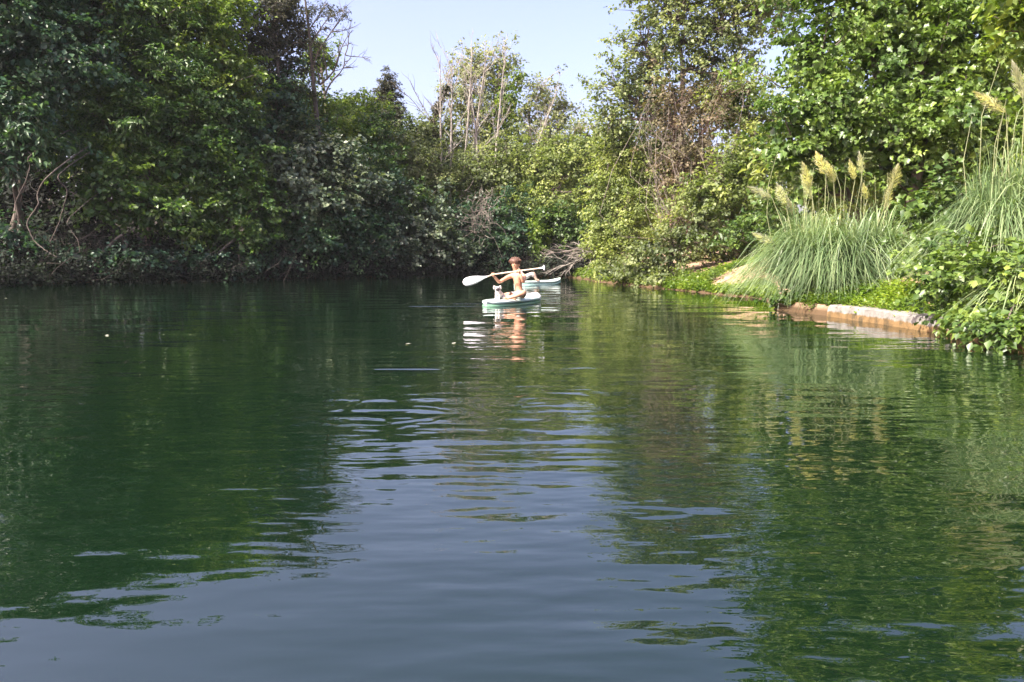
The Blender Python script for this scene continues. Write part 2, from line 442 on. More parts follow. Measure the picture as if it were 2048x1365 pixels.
LEAVES = 0
DENS = {'oval': 2.1, 'narrow': 2.3, 'lobed': 1.9}
def tree(name, label, cat, base, blobs, mat, leaf='oval', size=0.12, clump=0.56, per=54, dens=1.0, bark='bark',
         trunk_r=0.14, group=None, droop=0.3, flat=0.42, twigs=0.25, up=0.8, tint=0.45, lean=0.0, back=0.45, trunks=1, depth=0.8, seed=None, picked=0, core=1.0, lacy=False):
    """blobs: (px, py, D, rx px, ry px). base: (px, D) of the foot of the trunk."""
    global LEAVES
    rng = np.random.default_rng(zlib.crc32(label.encode()) % 99991 if seed is None else seed)
    rnd = random.Random(int(rng.integers(1e6)))
    bx, by = at(base[0], 560, base[1]).x, base[1]
    root = empty(name, (bx, by, gz(bx, by)), label, cat, group)
    bl = []
    for b in blobs:
        px, py, D, rx, ry = b[:5]
        dn = b[5] if len(b) > 5 else 1.0
        c = at(px, py, D)
        a, h = rx * M(D), ry * M(D)
        bl.append(((c.x, c.y, c.z), (a, max(0.5, min(a, h) * depth), h), dens * dn))
    size *= 1.15
    DF = DENS.get(leaf, 1.0)
    bl = [(c_, r_, d_ * DF) for c_, r_, d_ in bl]
    C, O, Bi = clump_points(bl, clump, rng, back)
    # the tops thin out into lacy sprays
    if lacy:
        top = 515 - 1500 * (C[:, 2] - 1) / C[:, 1] < np.interp(1024 + 1500 * C[:, 0] / C[:, 1], [-100, 0, 200, 400, 600, 2000], [-230, -200, -110, -45, 10, 10])
        kp = ~top | (rng.random(len(C)) < 0.38)
        C, O, Bi = C[kp], O[kp], Bi[kp]
    # nothing below the water or the ground
    gh = np.maximum(ground_h(C[:, 0], C[:, 1]), 0) + 0.12
    ok = C[:, 2] > gh
    C, O, Bi = C[ok], O[ok], Bi[ok]
    P, Nn, T, S, ti = spray_leaves(C, O, clump, per, size, rng, droop, flat, up, tint)
    ok = P[:, 2] > np.maximum(ground_h(P[:, 0], P[:, 1]), 0) + 0.02
    P, Nn, T, S, ti = P[ok], Nn[ok], T[ok], S[ok], ti[ok]
    if core > 0:  # big inner leaves added to block light, tinted darker to deepen the shade
        cp, co = [], []
        for (c_, r_, d_) in bl:
            c_ = np.array(c_); r_ = np.array(r_)
            m_ = int(core * d_ / DF * 11 * (4 * math.pi * (r_[0] * r_[2] + r_[0] * r_[1] + r_[1] * r_[2]) / 3))
            dd_ = unit(rng.normal(size=(m_, 3))); cp.append(c_ + dd_ * r_ * rng.uniform(0.25, 0.86, (m_, 1))); co.append(dd_)
        cp = np.concatenate(cp); co = np.concatenate(co)
        ok = cp[:, 2] > np.maximum(ground_h(cp[:, 0], cp[:, 1]), 0) + 0.1
        if lacy: ok &= (515 - 1500 * (cp[:, 2] - 1) / cp[:, 1] > np.interp(1024 + 1500 * cp[:, 0] / cp[:, 1], [-100, 0, 200, 400, 600], [-200, -170, -80, -20, 20]))
        cp, co = cp[ok], co[ok]; m_ = len(cp)
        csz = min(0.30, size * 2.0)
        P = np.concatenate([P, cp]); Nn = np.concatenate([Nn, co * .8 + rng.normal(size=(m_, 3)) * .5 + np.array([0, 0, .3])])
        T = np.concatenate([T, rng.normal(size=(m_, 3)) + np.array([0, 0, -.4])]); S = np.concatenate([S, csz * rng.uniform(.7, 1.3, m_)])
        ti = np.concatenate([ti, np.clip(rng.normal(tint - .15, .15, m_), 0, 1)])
    if picked:
        # the leaves that show largest are parts of their own
        score = np.hypot(P[:, 0], P[:, 1]) - 3.5 * S * 8 + rng.random(len(P)) * 2.0
        inside = (np.abs(P[:, 0] / P[:, 1]) < 0.68) & ((P[:, 2] - 1) / P[:, 1] < 0.34)
        score[~inside] += 1000; score[S > size * 1.6] += 1000
        order = np.argsort(score)
        sel = order[:picked]; rest = order[picked:]
        tv, tf = LEAF[leaf]
        shared = []
        for j in range(4):
            me = np_mesh('leaf', tv * np.array([1, 1, 1.6]), tf, np.full(len(tf), 0.3 + 0.15 * j)); me.materials.append(mat); shared.append(me)
        NN = unit(Nn[sel]); TT = unit(T[sel] - (T[sel] * NN).sum(1, keepdims=True) * NN); BB = np.cross(TT, NN)
        from mathutils import Matrix
        for j, i in enumerate(sel):
            o = bpy.data.objects.new('leaf', shared[j % 4]); scene.collection.objects.link(o)
            o.parent = root
            m3 = Matrix((BB[j], TT[j], NN[j])).transposed() * float(S[i] * 1.1)
            mm = m3.to_4x4(); mm.translation = Vector(P[i]) - Vector(root.location)
            o.matrix_local = mm
        P, Nn, T, S, ti = P[rest], Nn[rest], T[rest], S[rest], ti[rest]
    LEAVES += len(P)
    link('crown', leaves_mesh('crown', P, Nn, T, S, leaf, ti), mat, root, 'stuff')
    # trunks and limbs
    tb = Tubes()
    centers = [Vector(b[0]) for b in bl]
    mean = sum(centers, Vector()) / len(centers)
    foot = Vector((bx, by, gz(bx, by) - 0.1))
    stems = []
    for k in range(trunks):
        f = foot + Vector((rnd.uniform(-1, 1), rnd.uniform(-.5, .5), 0)) * (0.35 * (trunks > 1))
        tgt = mean if trunks == 1 else centers[k % len(centers)]
        top = Vector((tgt.x, tgt.y, max(tgt.z, foot.z + 0.5)))
        pts = wander(f, top, 8, 0.05, 0, rnd)
        tb.add(pts, [trunk_r * (1 - 0.6 * i / 8) for i in range(9)], 8)
        stems.append(pts)
    allst = [p for s in stems for p in s[1:]]
    limb_pts = {}
    for bi, c in enumerate(centers):
        s = min(allst, key=lambda p: (p - c).length + (2.0 if p.z > c.z else 0))
        pts = wander(s, c, 5, 0.08, 0, rnd)
        if (c - s).length > 0.15:
            tb.add(pts, [trunk_r * (0.5 - 0.32 * i / 5) for i in range(6)], 6)
        limb_pts[bi] = pts
    for i in range(len(C)):
        if rnd.random() > twigs: continue
        c = Vector(C[i])
        s = min(limb_pts[int(Bi[i])] + allst[::2], key=lambda p: (p - c).length + (1.0 if p.z > c.z else 0))
        tb.add(wander(s, c, 3, 0.10, 0, rnd), [trunk_r * 0.17 + 0.006, trunk_r * 0.12 + 0.005, trunk_r * 0.08 + 0.004, 0.003], 3)
    tb.build('trunk', MAT[bark], root)
    return root

def Dl(px):   # distance of the left and far shoreline under pixel column px
    return float(np.interp(px, [-400, 0, 250, 500, 780, 930, 1050, 1150], [21, 26.4, 29.0, 31.8, 36.3, 38.7, 39.6, 38.8]))

LT = 'trees crowding the far left bank'
def ltree(label, px, blobs, mat, set_=3.0, **k):
    """a tree of the left bank; blob depths are given as metres behind the shoreline"""
    bb = [(b[0], b[1], Dl(b[0]) + b[2], *b[3:]) for b in blobs]
    cat = k.pop('cat', 'tree'); name = k.pop('name', 'broadleaf_tree')
    return tree(name, label, cat, (px, Dl(px) + set_), bb, MAT[mat], lacy=True, **k)

# ---- left bank, upper storey
ltree('dark blue green tree filling the top left corner of the view above the bare lianas', 20,
      [(-40, 20, 3.5, 150, 150), (70, 130, 2.5, 130, 110), (-30, 230, 2.0, 120, 90), (90, -60, 4, 140, 110), (170, 40, 3.2, 90, 110), (-60, -140, 4.5, 150, 100), (60, -140, 4.5, 130, 90), (170, -90, 5, 100, 70)], 'dark', size=0.15, per=48, group=LT)
ltree('tall feathery green tree with a yellow lit shoulder near the top left', 300,
      [(260, 60, 3.5, 120, 100), (350, 20, 3.8, 110, 80), (300, 170, 2.6, 120, 90), (230, 260, 2.0, 110, 80), (220, -60, 5, 120, 80), (320, -50, 4.6, 100, 60), (420, -30, 5, 60, 40)], 'mid', leaf='narrow', size=0.17, per=63, group=LT)
ltree('yellow green tree top catching the sun between the feathery tree and the brown pine', 420,
      [(400, 55, 2.9, 85, 75), (455, 140, 2.2, 60, 60), (450, 0, 3.6, 60, 50), (490, 180, 2.2, 30, 50, .8)], 'bright', size=0.13, per=51, group=LT, tint=0.55)  # yellow green leaf colour stands in for the sunlit shoulder and rim
ltree('rounded dark green tree with a lit yellow right edge above the broad bush', 440,
      [(430, 230, 2.4, 90, 95), (370, 310, 1.7, 95, 80), (470, 320, 1.6, 70, 80), (330, 220, 2.5, 80, 70)], 'mid', size=0.13, per=54, group=LT, tint=0.35)
ltree('dull brown green pine rising out of the frame left of the open sky', 550,
      [(530, 40, 5.0, 70, 70), (580, 80, 5.2, 50, 80), (505, 110, 4.4, 55, 60), (565, -20, 5.6, 60, 40), (560, 170, 4.6, 50, 60)], 'pine', leaf='narrow', size=0.16, per=54, dens=0.85, twigs=0.6, group=LT)
ltree('dark ivy hung tree trunk below the brown pine', 560,
      [(555, 230, 3.2, 55, 90), (520, 280, 2.6, 50, 60), (590, 300, 2.8, 55, 70)], 'dark', size=0.12, per=51, group=LT)
ltree('small yellow green tree crown poking up behind the bare tree', 640,
      [(640, 120, 9, 34, 26), (632, 100, 9, 22, 20)], 'bright', size=0.14, per=45, group=LT)
ltree('yellow green rounded tree on the skyline below the bare tree', 650,
      [(620, 210, 6, 60, 50), (690, 220, 6.5, 60, 40), (650, 270, 4.5, 80, 50)], 'bright', size=0.12, per=48, dens=1.0, tint=0.55, group=LT)
ltree('blue green tree sloping down from the skyline beside the broad bush', 700,
      [(650, 330, 3.5, 90, 60), (720, 330, 3.5, 80, 60), (770, 400, 2.2, 70, 60), (730, 270, 5, 70, 45)], 'mid', size=0.12, per=51, group=LT, tint=0.3)
ltree('low rounded green tree left of the grey conifer on the skyline', 735,
      [(712, 225, 9.5, 45, 45), (735, 265, 8, 50, 40)], 'bright', size=0.12, per=45, group=LT)
ltree('small pointed grey green conifer on the skyline', 778,
      [(778, 175, 8, 13, 28), (776, 205, 8, 24, 34), (775, 245, 7.5, 36, 34)], 'pine', leaf='narrow', size=0.12, clump=0.28, per=39, dens=1.3, name='conifer', group=LT)
ltree('mid green tree mound right of the grey conifer', 830,
      [(820, 275, 6, 60, 50), (870, 290, 6, 50, 50), (840, 350, 4, 70, 60), (790, 320, 5, 55, 50)], 'olive', size=0.12, per=51, group=LT, tint=0.4)

# ---- left bank, lower storey hanging over the water
ltree('broad bush with pale star shaped leaf tufts beside the dark gap', 620,
      [(620, 320, 1.8, 85, 60), (590, 400, 1.2, 95, 65), (690, 390, 1.3, 80, 60), (560, 340, 1.8, 50, 50)], 'grey', leaf='oval', size=0.17, per=45, tint=0.45, group=LT, cat='bush', name='broadleaf_bush')
ltree('dark green bush standing over the water under the broad tufted bush', 640,
      [(600, 480, 0.6, 85, 50), (680, 500, 0.5, 70, 42), (640, 440, 1.1, 90, 50)], 'dark', size=0.13, per=48, tint=0.55, group=LT, cat='bush', name='broadleaf_bush')
ltree('light green branchy tree spreading low over the water right of the lianas', 300,
      [(220, 400, 0.9, 95, 50), (310, 420, 0.8, 90, 48), (380, 460, 0.7, 60, 40), (200, 330, 1.4, 80, 45), (300, 350, 1.2, 90, 45)], 'mid', size=0.15, per=42, dens=0.9, twigs=0.5, tint=0.5, group=LT)
ltree('green bush leaning over the water in the middle of the left bank', 470,
      [(450, 400, 0.9, 70, 60), (470, 480, 0.5, 75, 48), (410, 380, 1.2, 60, 50), (515, 420, 1.0, 50, 60)], 'mid', size=0.13, per=45, tint=0.45, group=LT, cat='bush', name='broadleaf_bush')
ltree('dark drooping spray of long leaves at the far left over the lianas', 40,
      [(30, 250, 0.8, 70, 36), (90, 300, 0.9, 60, 30), (10, 310, 0.7, 55, 26)], 'dark', leaf='narrow', size=0.24, per=39, dens=0.8, tint=0.7, droop=0.8, group=LT)
ltree('small green bush at the waterline beneath the left lianas', 20,
      [(0, 470, 1.0, 70, 45), (60, 500, 1.2, 60, 35)], 'dark', size=0.12, per=39, dens=0.7, group=LT, cat='bush', name='broadleaf_bush')
ltree('dark bush with grey green leaves hanging to the water left of the paddler', 850,
      [(830, 420, 1.4, 80, 55), (860, 490, 0.6, 75, 45), (800, 500, 0.6, 55, 38), (910, 510, 0.6, 45, 34), (780, 450, 1.2, 45, 50)], 'grey', size=0.15, per=42, tint=0.25, group=LT, cat='bush', name='broadleaf_bush')
ltree('dark green thicket filling the fold between tufted bush and grey leaved bush', 740,
      [(745, 470, 1.0, 60, 65), (740, 400, 2.0, 50, 60), (700, 440, 1.4, 50, 60)], 'dark', size=0.12, per=51, group=LT, cat='bush', name='broadleaf_bush')
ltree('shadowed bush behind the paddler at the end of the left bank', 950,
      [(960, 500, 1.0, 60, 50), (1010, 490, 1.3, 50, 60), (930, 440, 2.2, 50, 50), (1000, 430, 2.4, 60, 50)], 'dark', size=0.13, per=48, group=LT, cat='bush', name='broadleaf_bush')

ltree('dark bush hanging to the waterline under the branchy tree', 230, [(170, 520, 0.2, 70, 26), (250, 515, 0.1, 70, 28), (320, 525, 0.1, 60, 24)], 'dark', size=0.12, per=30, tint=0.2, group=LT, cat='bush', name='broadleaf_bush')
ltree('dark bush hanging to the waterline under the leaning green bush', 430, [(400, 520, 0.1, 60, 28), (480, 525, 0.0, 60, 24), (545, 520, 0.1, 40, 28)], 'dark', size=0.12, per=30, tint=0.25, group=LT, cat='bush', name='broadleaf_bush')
# ---- centre
CT = 'trees closing the end of the river'
def ctree(label, px, D, blobs, mat, **k):
    bb = [(b[0], b[1], D + b[2], *b[3:]) for b in blobs]
    cat = k.pop('cat', 'tree'); name = k.pop('name', 'broadleaf_tree')
    return tree(name, label, cat, (px, D), bb, MAT[mat], **k)
ctree('tall pale stemmed tree with the highest airy crown in the middle of the skyline', 950, 47,
      [(955, 140, 0, 55, 46, .8), (1000, 125, 0, 36, 36, .8), (925, 190, 0, 44, 60, .7), (975, 220, 0, 55, 60, .9), (930, 290, 0, 45, 60, 1), (985, 310, -1, 50, 50, 1)], 'pale',
      size=0.14, per=22, clump=0.45, core=0.15, bark='palebark', twigs=1.0, trunks=9, trunk_r=0.10, back=0.8, group=CT)
ctree('bright green tree crown leaning against the pale stemmed tree', 1020, 46,
      [(1015, 200, 0, 30, 50, .9), (1035, 160, 0.5, 26, 30, .6), (1010, 250, 0, 32, 30, .8)], 'bright', size=0.13, per=24, twigs=0.7, trunk_r=0.1, group=CT, tint=0.55)
ctree('grey thin leaved tree leaning right against the open sky', 1060, 46,
      [(1080, 180, 0, 38, 36, .8), (1110, 230, 0, 46, 40, .8), (1060, 240, 0, 40, 50, .8), (1135, 205, 0, 24, 22, .5), (1150, 260, -1, 44, 26, .7), (1110, 290, -1, 60, 36, .8)], 'pale',
      size=0.13, per=18, clump=0.42, core=0.15, bark='palebark', twigs=1.0, trunks=5, trunk_r=0.12, back=0.8, group=CT, tint=0.3)
ctree('green leafy tree at the foot of the pale stems', 960, 44,
      [(900, 360, 0, 60, 50), (960, 370, -1, 60, 60), (1010, 350, -1, 55, 60), (890, 300, 1, 45, 40, .7), (1040, 300, 1, 45, 45, .8)], 'olive', size=0.13, per=30, group=CT, tint=0.5)
ctree('yellow green bushy tree at the river end right of the paddler', 1110, 43,
      [(1080, 350, 0, 60, 70), (1130, 320, 0, 60, 60), (1170, 300, 0, 45, 40, .8), (1060, 420, -1, 50, 50), (1110, 420, -1, 50, 50), (1180, 370, 0, 40, 50), (1020, 400, 0, 40, 50)], 'soft', size=0.12, per=30, group=CT, tint=0.55)
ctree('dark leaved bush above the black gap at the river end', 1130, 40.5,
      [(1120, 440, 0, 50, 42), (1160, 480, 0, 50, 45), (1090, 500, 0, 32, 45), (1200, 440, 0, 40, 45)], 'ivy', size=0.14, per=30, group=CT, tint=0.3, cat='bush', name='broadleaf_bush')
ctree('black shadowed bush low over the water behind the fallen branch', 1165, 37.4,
      [(1150, 530, 0, 42, 30), (1185, 500, 0.5, 34, 40), (1120, 530, .6, 36, 30)], 'shadeleaf', size=0.12, per=30, group=CT, cat='bush', name='broadleaf_bush')  # added to fill the black hollow; its shade is in the leaf colour
ctree('bright green sprig bush beside the paddle grip', 1075, 39.9,
      [(1080, 500, 0, 16, 36), (1074, 460, 0, 16, 24)], 'bright', size=0.12, per=24, clump=0.3, group=CT, cat='bush', name='broadleaf_bush')
for k, (px, py, D, rx, ry, mt, lb) in enumerate([
        (1760, 230, 25, 150, 150, 'olive', 'olive tree standing inland behind the large fig'),
        (2000, 180, 24, 150, 170, 'olive', 'olive tree standing inland behind the top right branch'),
        (250, 120, 45, 220, 170, 'dark', 'large dark tree standing inland behind the feathery tree'),
        (-20, 400, 35, 150, 130, 'shadeleaf', 'dark tree standing in deep shade behind the looping lianas'),  # this and the next two: hollow shade painted into the leaf colour
        (180, 470, 34, 110, 80, 'shadeleaf', 'dark tree low in the shade behind the branchy tree'),
        (100, 380, 34, 110, 90, 'shadeleaf', 'dark leafy tree hanging over the tops of the lianas'),
        (600, 330, 46, 160, 110, 'dark', 'dark tree standing inland behind the skyline crown'),
        (820, 380, 52, 150, 100, 'olive', 'olive tree standing inland behind the skyline conifer'),
        (1060, 370, 56, 150, 90, 'olive', 'olive tree standing inland behind the thin leaved tree'),
        (1250, 330, 50, 110, 140, 'olive', 'olive tree standing inland behind the airy willow')]):
    tree('broadleaf_tree', lb, 'tree', (px, D), [(px, py, D, rx, ry), (px - rx * .5, py + ry * .7, D - 1, rx * .6, ry * .6), (px + rx * .5, py + ry * .7, D - 1, rx * .6, ry * .6)],
         MAT[mt], core=0.5, lacy=True, size=0.24, clump=0.7, per=26, group='trees standing inland behind the banks', dens=0.8)

# far wood closing every gap
def far_wood():
    rng = np.random.default_rng(21); C = []
    sky_px = [-300, 0, 400, 560, 640, 700, 760, 860, 960, 1060, 1150, 1200, 1300, 1400, 1500, 1600, 2100, 2500]
    sky_py = [60, 60, 90, 160, 200, 240, 270, 300, 290, 290, 310, 300, 280, 300, 320, 300, 120, 120]
    n = 5200
    px = rng.uniform(-300, 2500, n); D = rng.uniform(60, 66, n) - 18 * np.clip((px - 1500) / 600, 0, 1)
    top = np.interp(px, sky_px, sky_py) + 14 * np.sin(px * .05) + 9 * np.sin(px * .13 + 1) + 6 * np.sin(px * .31)
    py = top + (545 - top) * rng.random(n) ** 1.1
    for a, b, d in zip(px, py, D): C.append(tuple(at(a, b, d)))
    C = np.array(C)
    P, Nn, T, S, ti = spray_leaves(C, unit(RNG.normal(size=C.shape) + np.array([-.3, -.8, .5])), 0.8, 22, 0.50, rng)
    o = link('woods', leaves_mesh('woods', P, Nn, T, S, 'oval', ti), MAT['olive']); tag(o, 'mass of olive green woods closing the background behind the river', 'woods', kind='stuff')
far_wood()

# ---- right bank
RT = 'trees and bushes along the right bank'
def rtree(label, px, D, blobs, mat, **k):
    bb = [(b[0], b[1], D + b[2], *b[3:]) for b in blobs]
    cat = k.pop('cat', 'tree'); name = k.pop('name', 'broadleaf_tree')
    return tree(name, label, cat, (px, D), bb, MAT[mat], group=RT, **k)
rtree('tall airy willow like tree with dark limbs and sky gaps right of the open sky', 1420, 32,
      [(1290, 90, 0, 70, 50, .9), (1350, 40, 0, 80, 50, 1), (1240, 180, 0, 55, 42, .8), (1300, 170, 0, 60, 50, 1), (1440, 50, 0, 70, 60, 1), (1400, 130, 0, 70, 50, 1), (1340, 230, 1, 60, 50, .8), (1250, 290, 1, 50, 40, .9), (1420, 210, 1, 60, 50, .9),
       (1510, 30, 0, 60, 60, .9), (1470, 130, 0, 60, 50, .8), (1330, -30, 0, 90, 40, .9), (1450, -40, 0, 90, 40, 1), (1230, 240, 0, 50, 36, .9), (1560, 20, 1, 50, 50, .9), (1545, 240, 1, 50, 40, .9)], 'olive',
      size=0.12, clump=0.38, per=25, dens=.85, twigs=0.9, trunks=4, trunk_r=0.16, core=0.05, bark='bark', back=0.8, tint=0.5)
rtree('yellow green tree middle between the willow like tree and the fig', 1500, 30,
      [(1460, 220, 0, 60, 50, .8), (1500, 180, 0, 50, 34, .8), (1520, 260, 0, 50, 60)], 'soft', size=0.11, per=28, clump=0.36, twigs=0.6, tint=0.55)
rtree('yellow green bush trailing into the water at the bend', 1215, 31.6,
      [(1215, 520, 0, 34, 50), (1250, 480, 0.2, 50, 70), (1210, 400, 1, 46, 70), (1250, 330, 1.5, 60, 60), (1300, 350, 1.5, 50, 60), (1290, 420, 0.5, 50, 60), (1330, 300, 1.2, 50, 50), (1200, 470, .3, 30, 50)], 'soft',
      size=0.09, per=44, clump=0.38, cat='bush', name='trailing_bush', tint=0.7, droop=0.9)
rtree('grey green bramble mound between bend bush and bare earth', 1350, 25.6,
      [(1290, 530, 0.6, 55, 45), (1350, 500, 0, 60, 48), (1400, 450, 0, 60, 50), (1440, 500, 0.2, 50, 36), (1330, 560, -1.3, 50, 18), (1240, 545, 2.0, 40, 30)], 'olive', size=0.09, per=44, clump=0.38, cat='bush', name='bramble_bush', tint=0.4)
rtree('vine covered slope of pale leaves below the brown tangle', 1470, 25.8,
      [(1450, 370, 0, 70, 50), (1500, 320, 0.5, 60, 55), (1400, 400, 0.3, 60, 45), (1520, 400, 0, 60, 55), (1540, 460, -.4, 55, 34)], 'soft', size=0.10, per=40, clump=0.40, cat='bush', name='vine_bush', tint=0.35)
rtree('rust brown withered thicket under the willow like tree', 1350, 28.5,
      [(1350, 210, 0.3, 60, 60, .7), (1400, 270, 0.2, 60, 60, .7), (1370, 330, 0, 66, 50, 1), (1390, 410, -.5, 50, 44, 1), (1440, 190, .3, 40, 50, .5)], 'rust', leaf='oval', size=0.10, per=24, clump=0.4, core=0.3, bark='browntwig', twigs=1.0, trunks=4, trunk_r=0.07,
      cat='thicket', name='withered_thicket', back=0.8)
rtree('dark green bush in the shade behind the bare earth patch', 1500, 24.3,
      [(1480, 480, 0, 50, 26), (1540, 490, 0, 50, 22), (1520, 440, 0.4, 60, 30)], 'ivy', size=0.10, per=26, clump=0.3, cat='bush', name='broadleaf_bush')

# ---- the big fig
fig = rtree('large fig tree with glossy lobed leaves above the pampas grass', 1800, 17.5,
      [(1640, 120, 0, 90, 90), (1740, 60, 0.2, 100, 90), (1840, 130, -0.3, 110, 90), (1680, 230, -0.4, 100, 80), (1800, 270, -0.6, 100, 70), (1900, 230, -0.8, 90, 90),
       (1590, 300, 0.2, 80, 70), (1900, 30, 0, 110, 80), (1990, 100, -0.5, 90, 100), (1720, -60, 0.4, 140, 80), (1900, -90, 0.4, 150, 90), (2060, 20, 0, 90, 120),
       (1800, 370, -0.2, 90, 60, .8), (1620, 380, 0, 70, 60), (1980, 300, -0.7, 80, 70), (1760, -160, 0.6, 190, 80, .8), (1640, -230, 0.6, 110, 80, .6), (1900, -250, .6, 160, 90, .7), (2060, -200, 0.2, 120, 110, .7), (1620, -60, .3, 70, 70, .7)], 'fig', leaf='lobed', size=0.098, clump=0.56, per=92, tint=0.65,
      trunk_r=0.16, trunks=3, twigs=0.35, picked=300, up=0.6, name='fig_tree')
rtree('bright green leafy branch in the top right corner before the fig', 2100, 13.2,
      [(2035, 20, 0, 40, 50), (2110, 130, 0, 60, 90), (2060, -40, 0, 80, 60), (2120, 250, 0, 60, 120)], 'bright', leaf='oval', size=0.12, clump=0.26, per=20, tint=0.55, picked=120)
rtree('glossy leaved climber bush spilling over the concrete edge at the right margin', 1960, 9.9,
      [(1900, 560, 0, 70, 45), (1940, 530, 0.4, 60, 44), (2030, 590, -.7, 80, 60), (1930, 620, -.3, 55, 35), (2070, 560, 0, 60, 50), (1880, 500, 1.4, 60, 40), (2100, 640, -1.4, 90, 60), (1980, 655, -1.3, 45, 26), (2040, 668, -1.9, 60, 30), (2020, 560, -1, 60, 50)],
      'ivy', leaf='oval', size=0.07, clump=0.19, per=30, dens=0.9, tint=0.7, trunk_r=0.04, cat='bush', name='climber_bush', picked=280)
rtree('low leafy weed mound between pampas grass and concrete edge', 1640, 14.2,
      [(1650, 585, 0, 60, 24), (1720, 590, -.4, 70, 20), (1600, 600, 0.1, 50, 22), (1800, 590, -1.4, 60, 18), (1585, 612, .1, 36, 12), (1630, 615, -.3, 30, 10)], 'mid', size=0.07, clump=0.17, per=20, trunk_r=0.02, cat='weeds', name='weed_mound', tint=0.7)
rtree('ivy thicket in the hollow right of the pampas grass plumes', 1870, 15,
      [(1850, 430, 0.6, 60, 36), (1900, 400, 0.2, 60, 50), (1810, 440, 0.9, 50, 30)], 'ivy', size=0.12, clump=0.28, per=20, cat='bush', name='ivy_thicket', trunk_r=0.05)

# ------------------------------------------------------------------ twigs, lianas, snags
def twig_fan(tb, a, b, rnd, r=0.03, n=14, spread=0.35, depth=2):
    pts = wander(a, b, 7, 0.05, 0, rnd)
    tb.add(pts, [r * (1 - 0.75 * i / 7) for i in range(8)], 5)
    L = (Vector(b) - Vector(a)).length
    if depth <= 0: return
    for k in range(n):
        t = rnd.uniform(0.25, 1.0)
        p = pts[min(7, int(t * 7))]
        d = (Vector(b) - Vector(a)).normalized() + Vector((rnd.gauss(0, 1), rnd.gauss(0, 1), rnd.gauss(0, 1))) * spread * 1.6
        q = p + d.normalized() * L * rnd.uniform(0.18, 0.45)
        twig_fan(tb, p, q, rnd, r * 0.45, max(3, n // 3), spread, depth - 1)

rnd = random.Random(5)
# bare tree in front of the sky
D = 37.5
bx = at(640, 560, D)
rt = empty('bare_tree', (bx.x, D, gz(bx.x, D)), 'nearly bare tree with crooked twigs against the sky at the upper left', 'tree')
tb = Tubes()
foot = Vector((bx.x, D, gz(bx.x, D) - 0.1))
tb.add([foot, at(640, 300, D), at(628, 180, D), at(618, 60, D), at(605, -40, D)], [0.16, 0.13, 0.10, 0.06, 0.03], 8)
for a, b, r_ in [((628, 150), (700, 20), .05), ((640, 170), (705, 60), .05), ((622, 90), (690, 20), .04), ((618, 60), (655, -10), .04), ((650, 190), (690, 110), .05), ((690, 110), (740, 120), .03),
                 ((690, 110), (700, 50), .03), ((640, 160), (590, 40), .04), ((655, 160), (640, 90), .04)]:
    twig_fan(tb, at(*a, D), at(*b, D), rnd, r_, 9, 0.35, 2)
tb.build('trunk', MAT['bark'], rt)
C = []
for px, py, rx, ry, n in [(660, 25, 34, 16, 26), (615, 30, 30, 30, 24), (690, 30, 12, 10, 6), (600, 90, 20, 40, 14)]:
    for k in range(n):
        p = at(px + rnd.gauss(0, rx * .5), py + rnd.gauss(0, ry * .5), D + rnd.uniform(-.8, .8)); C.append(tuple(p))
C = np.array(C); O = unit(RNG.normal(size=C.shape))
P, Nn, T, S, ti = spray_leaves(C, O, 0.28, 22, 0.12, RNG)
link('crown', leaves_mesh('crown', P, Nn, T, S, 'narrow', ti), MAT['pine'], rt, 'stuff')

# ivy clad snag
D = 43
b0 = at(862, 560, D)
rt = empty('ivy_snag', (b0.x, D, gz(b0.x, D)), 'slanted dead trunk wrapped in dark ivy left of the pale stems', 'dead tree')
tb = Tubes(); tb.add([Vector((b0.x, D, gz(b0.x, D) - .1)), at(872, 330, D), at(868, 240, D), at(893, 178, D)], [.16, .12, .1, .04], 7)
twig_fan(tb, at(868, 260, D), at(820, 160, D), rnd, .03, 8, .2, 1); twig_fan(tb, at(868, 250, D), at(790, 175, D), rnd, .03, 8, .15, 1)
tb.build('trunk', MAT['bark'], rt)
C = np.array([tuple(at(866 + 26 * max(0, (235 - y)) / 57 + rnd.gauss(0, 5), y, D + rnd.uniform(-.3, .3))) for y in [rnd.uniform(175, 270) for _ in range(60)]])
P, Nn, T, S, ti = spray_leaves(C, unit(RNG.normal(size=C.shape)), 0.22, 24, 0.13, RNG)
link('ivy', leaves_mesh('ivy', P, Nn, T, S, 'oval', ti), MAT['pine'], rt, 'stuff')

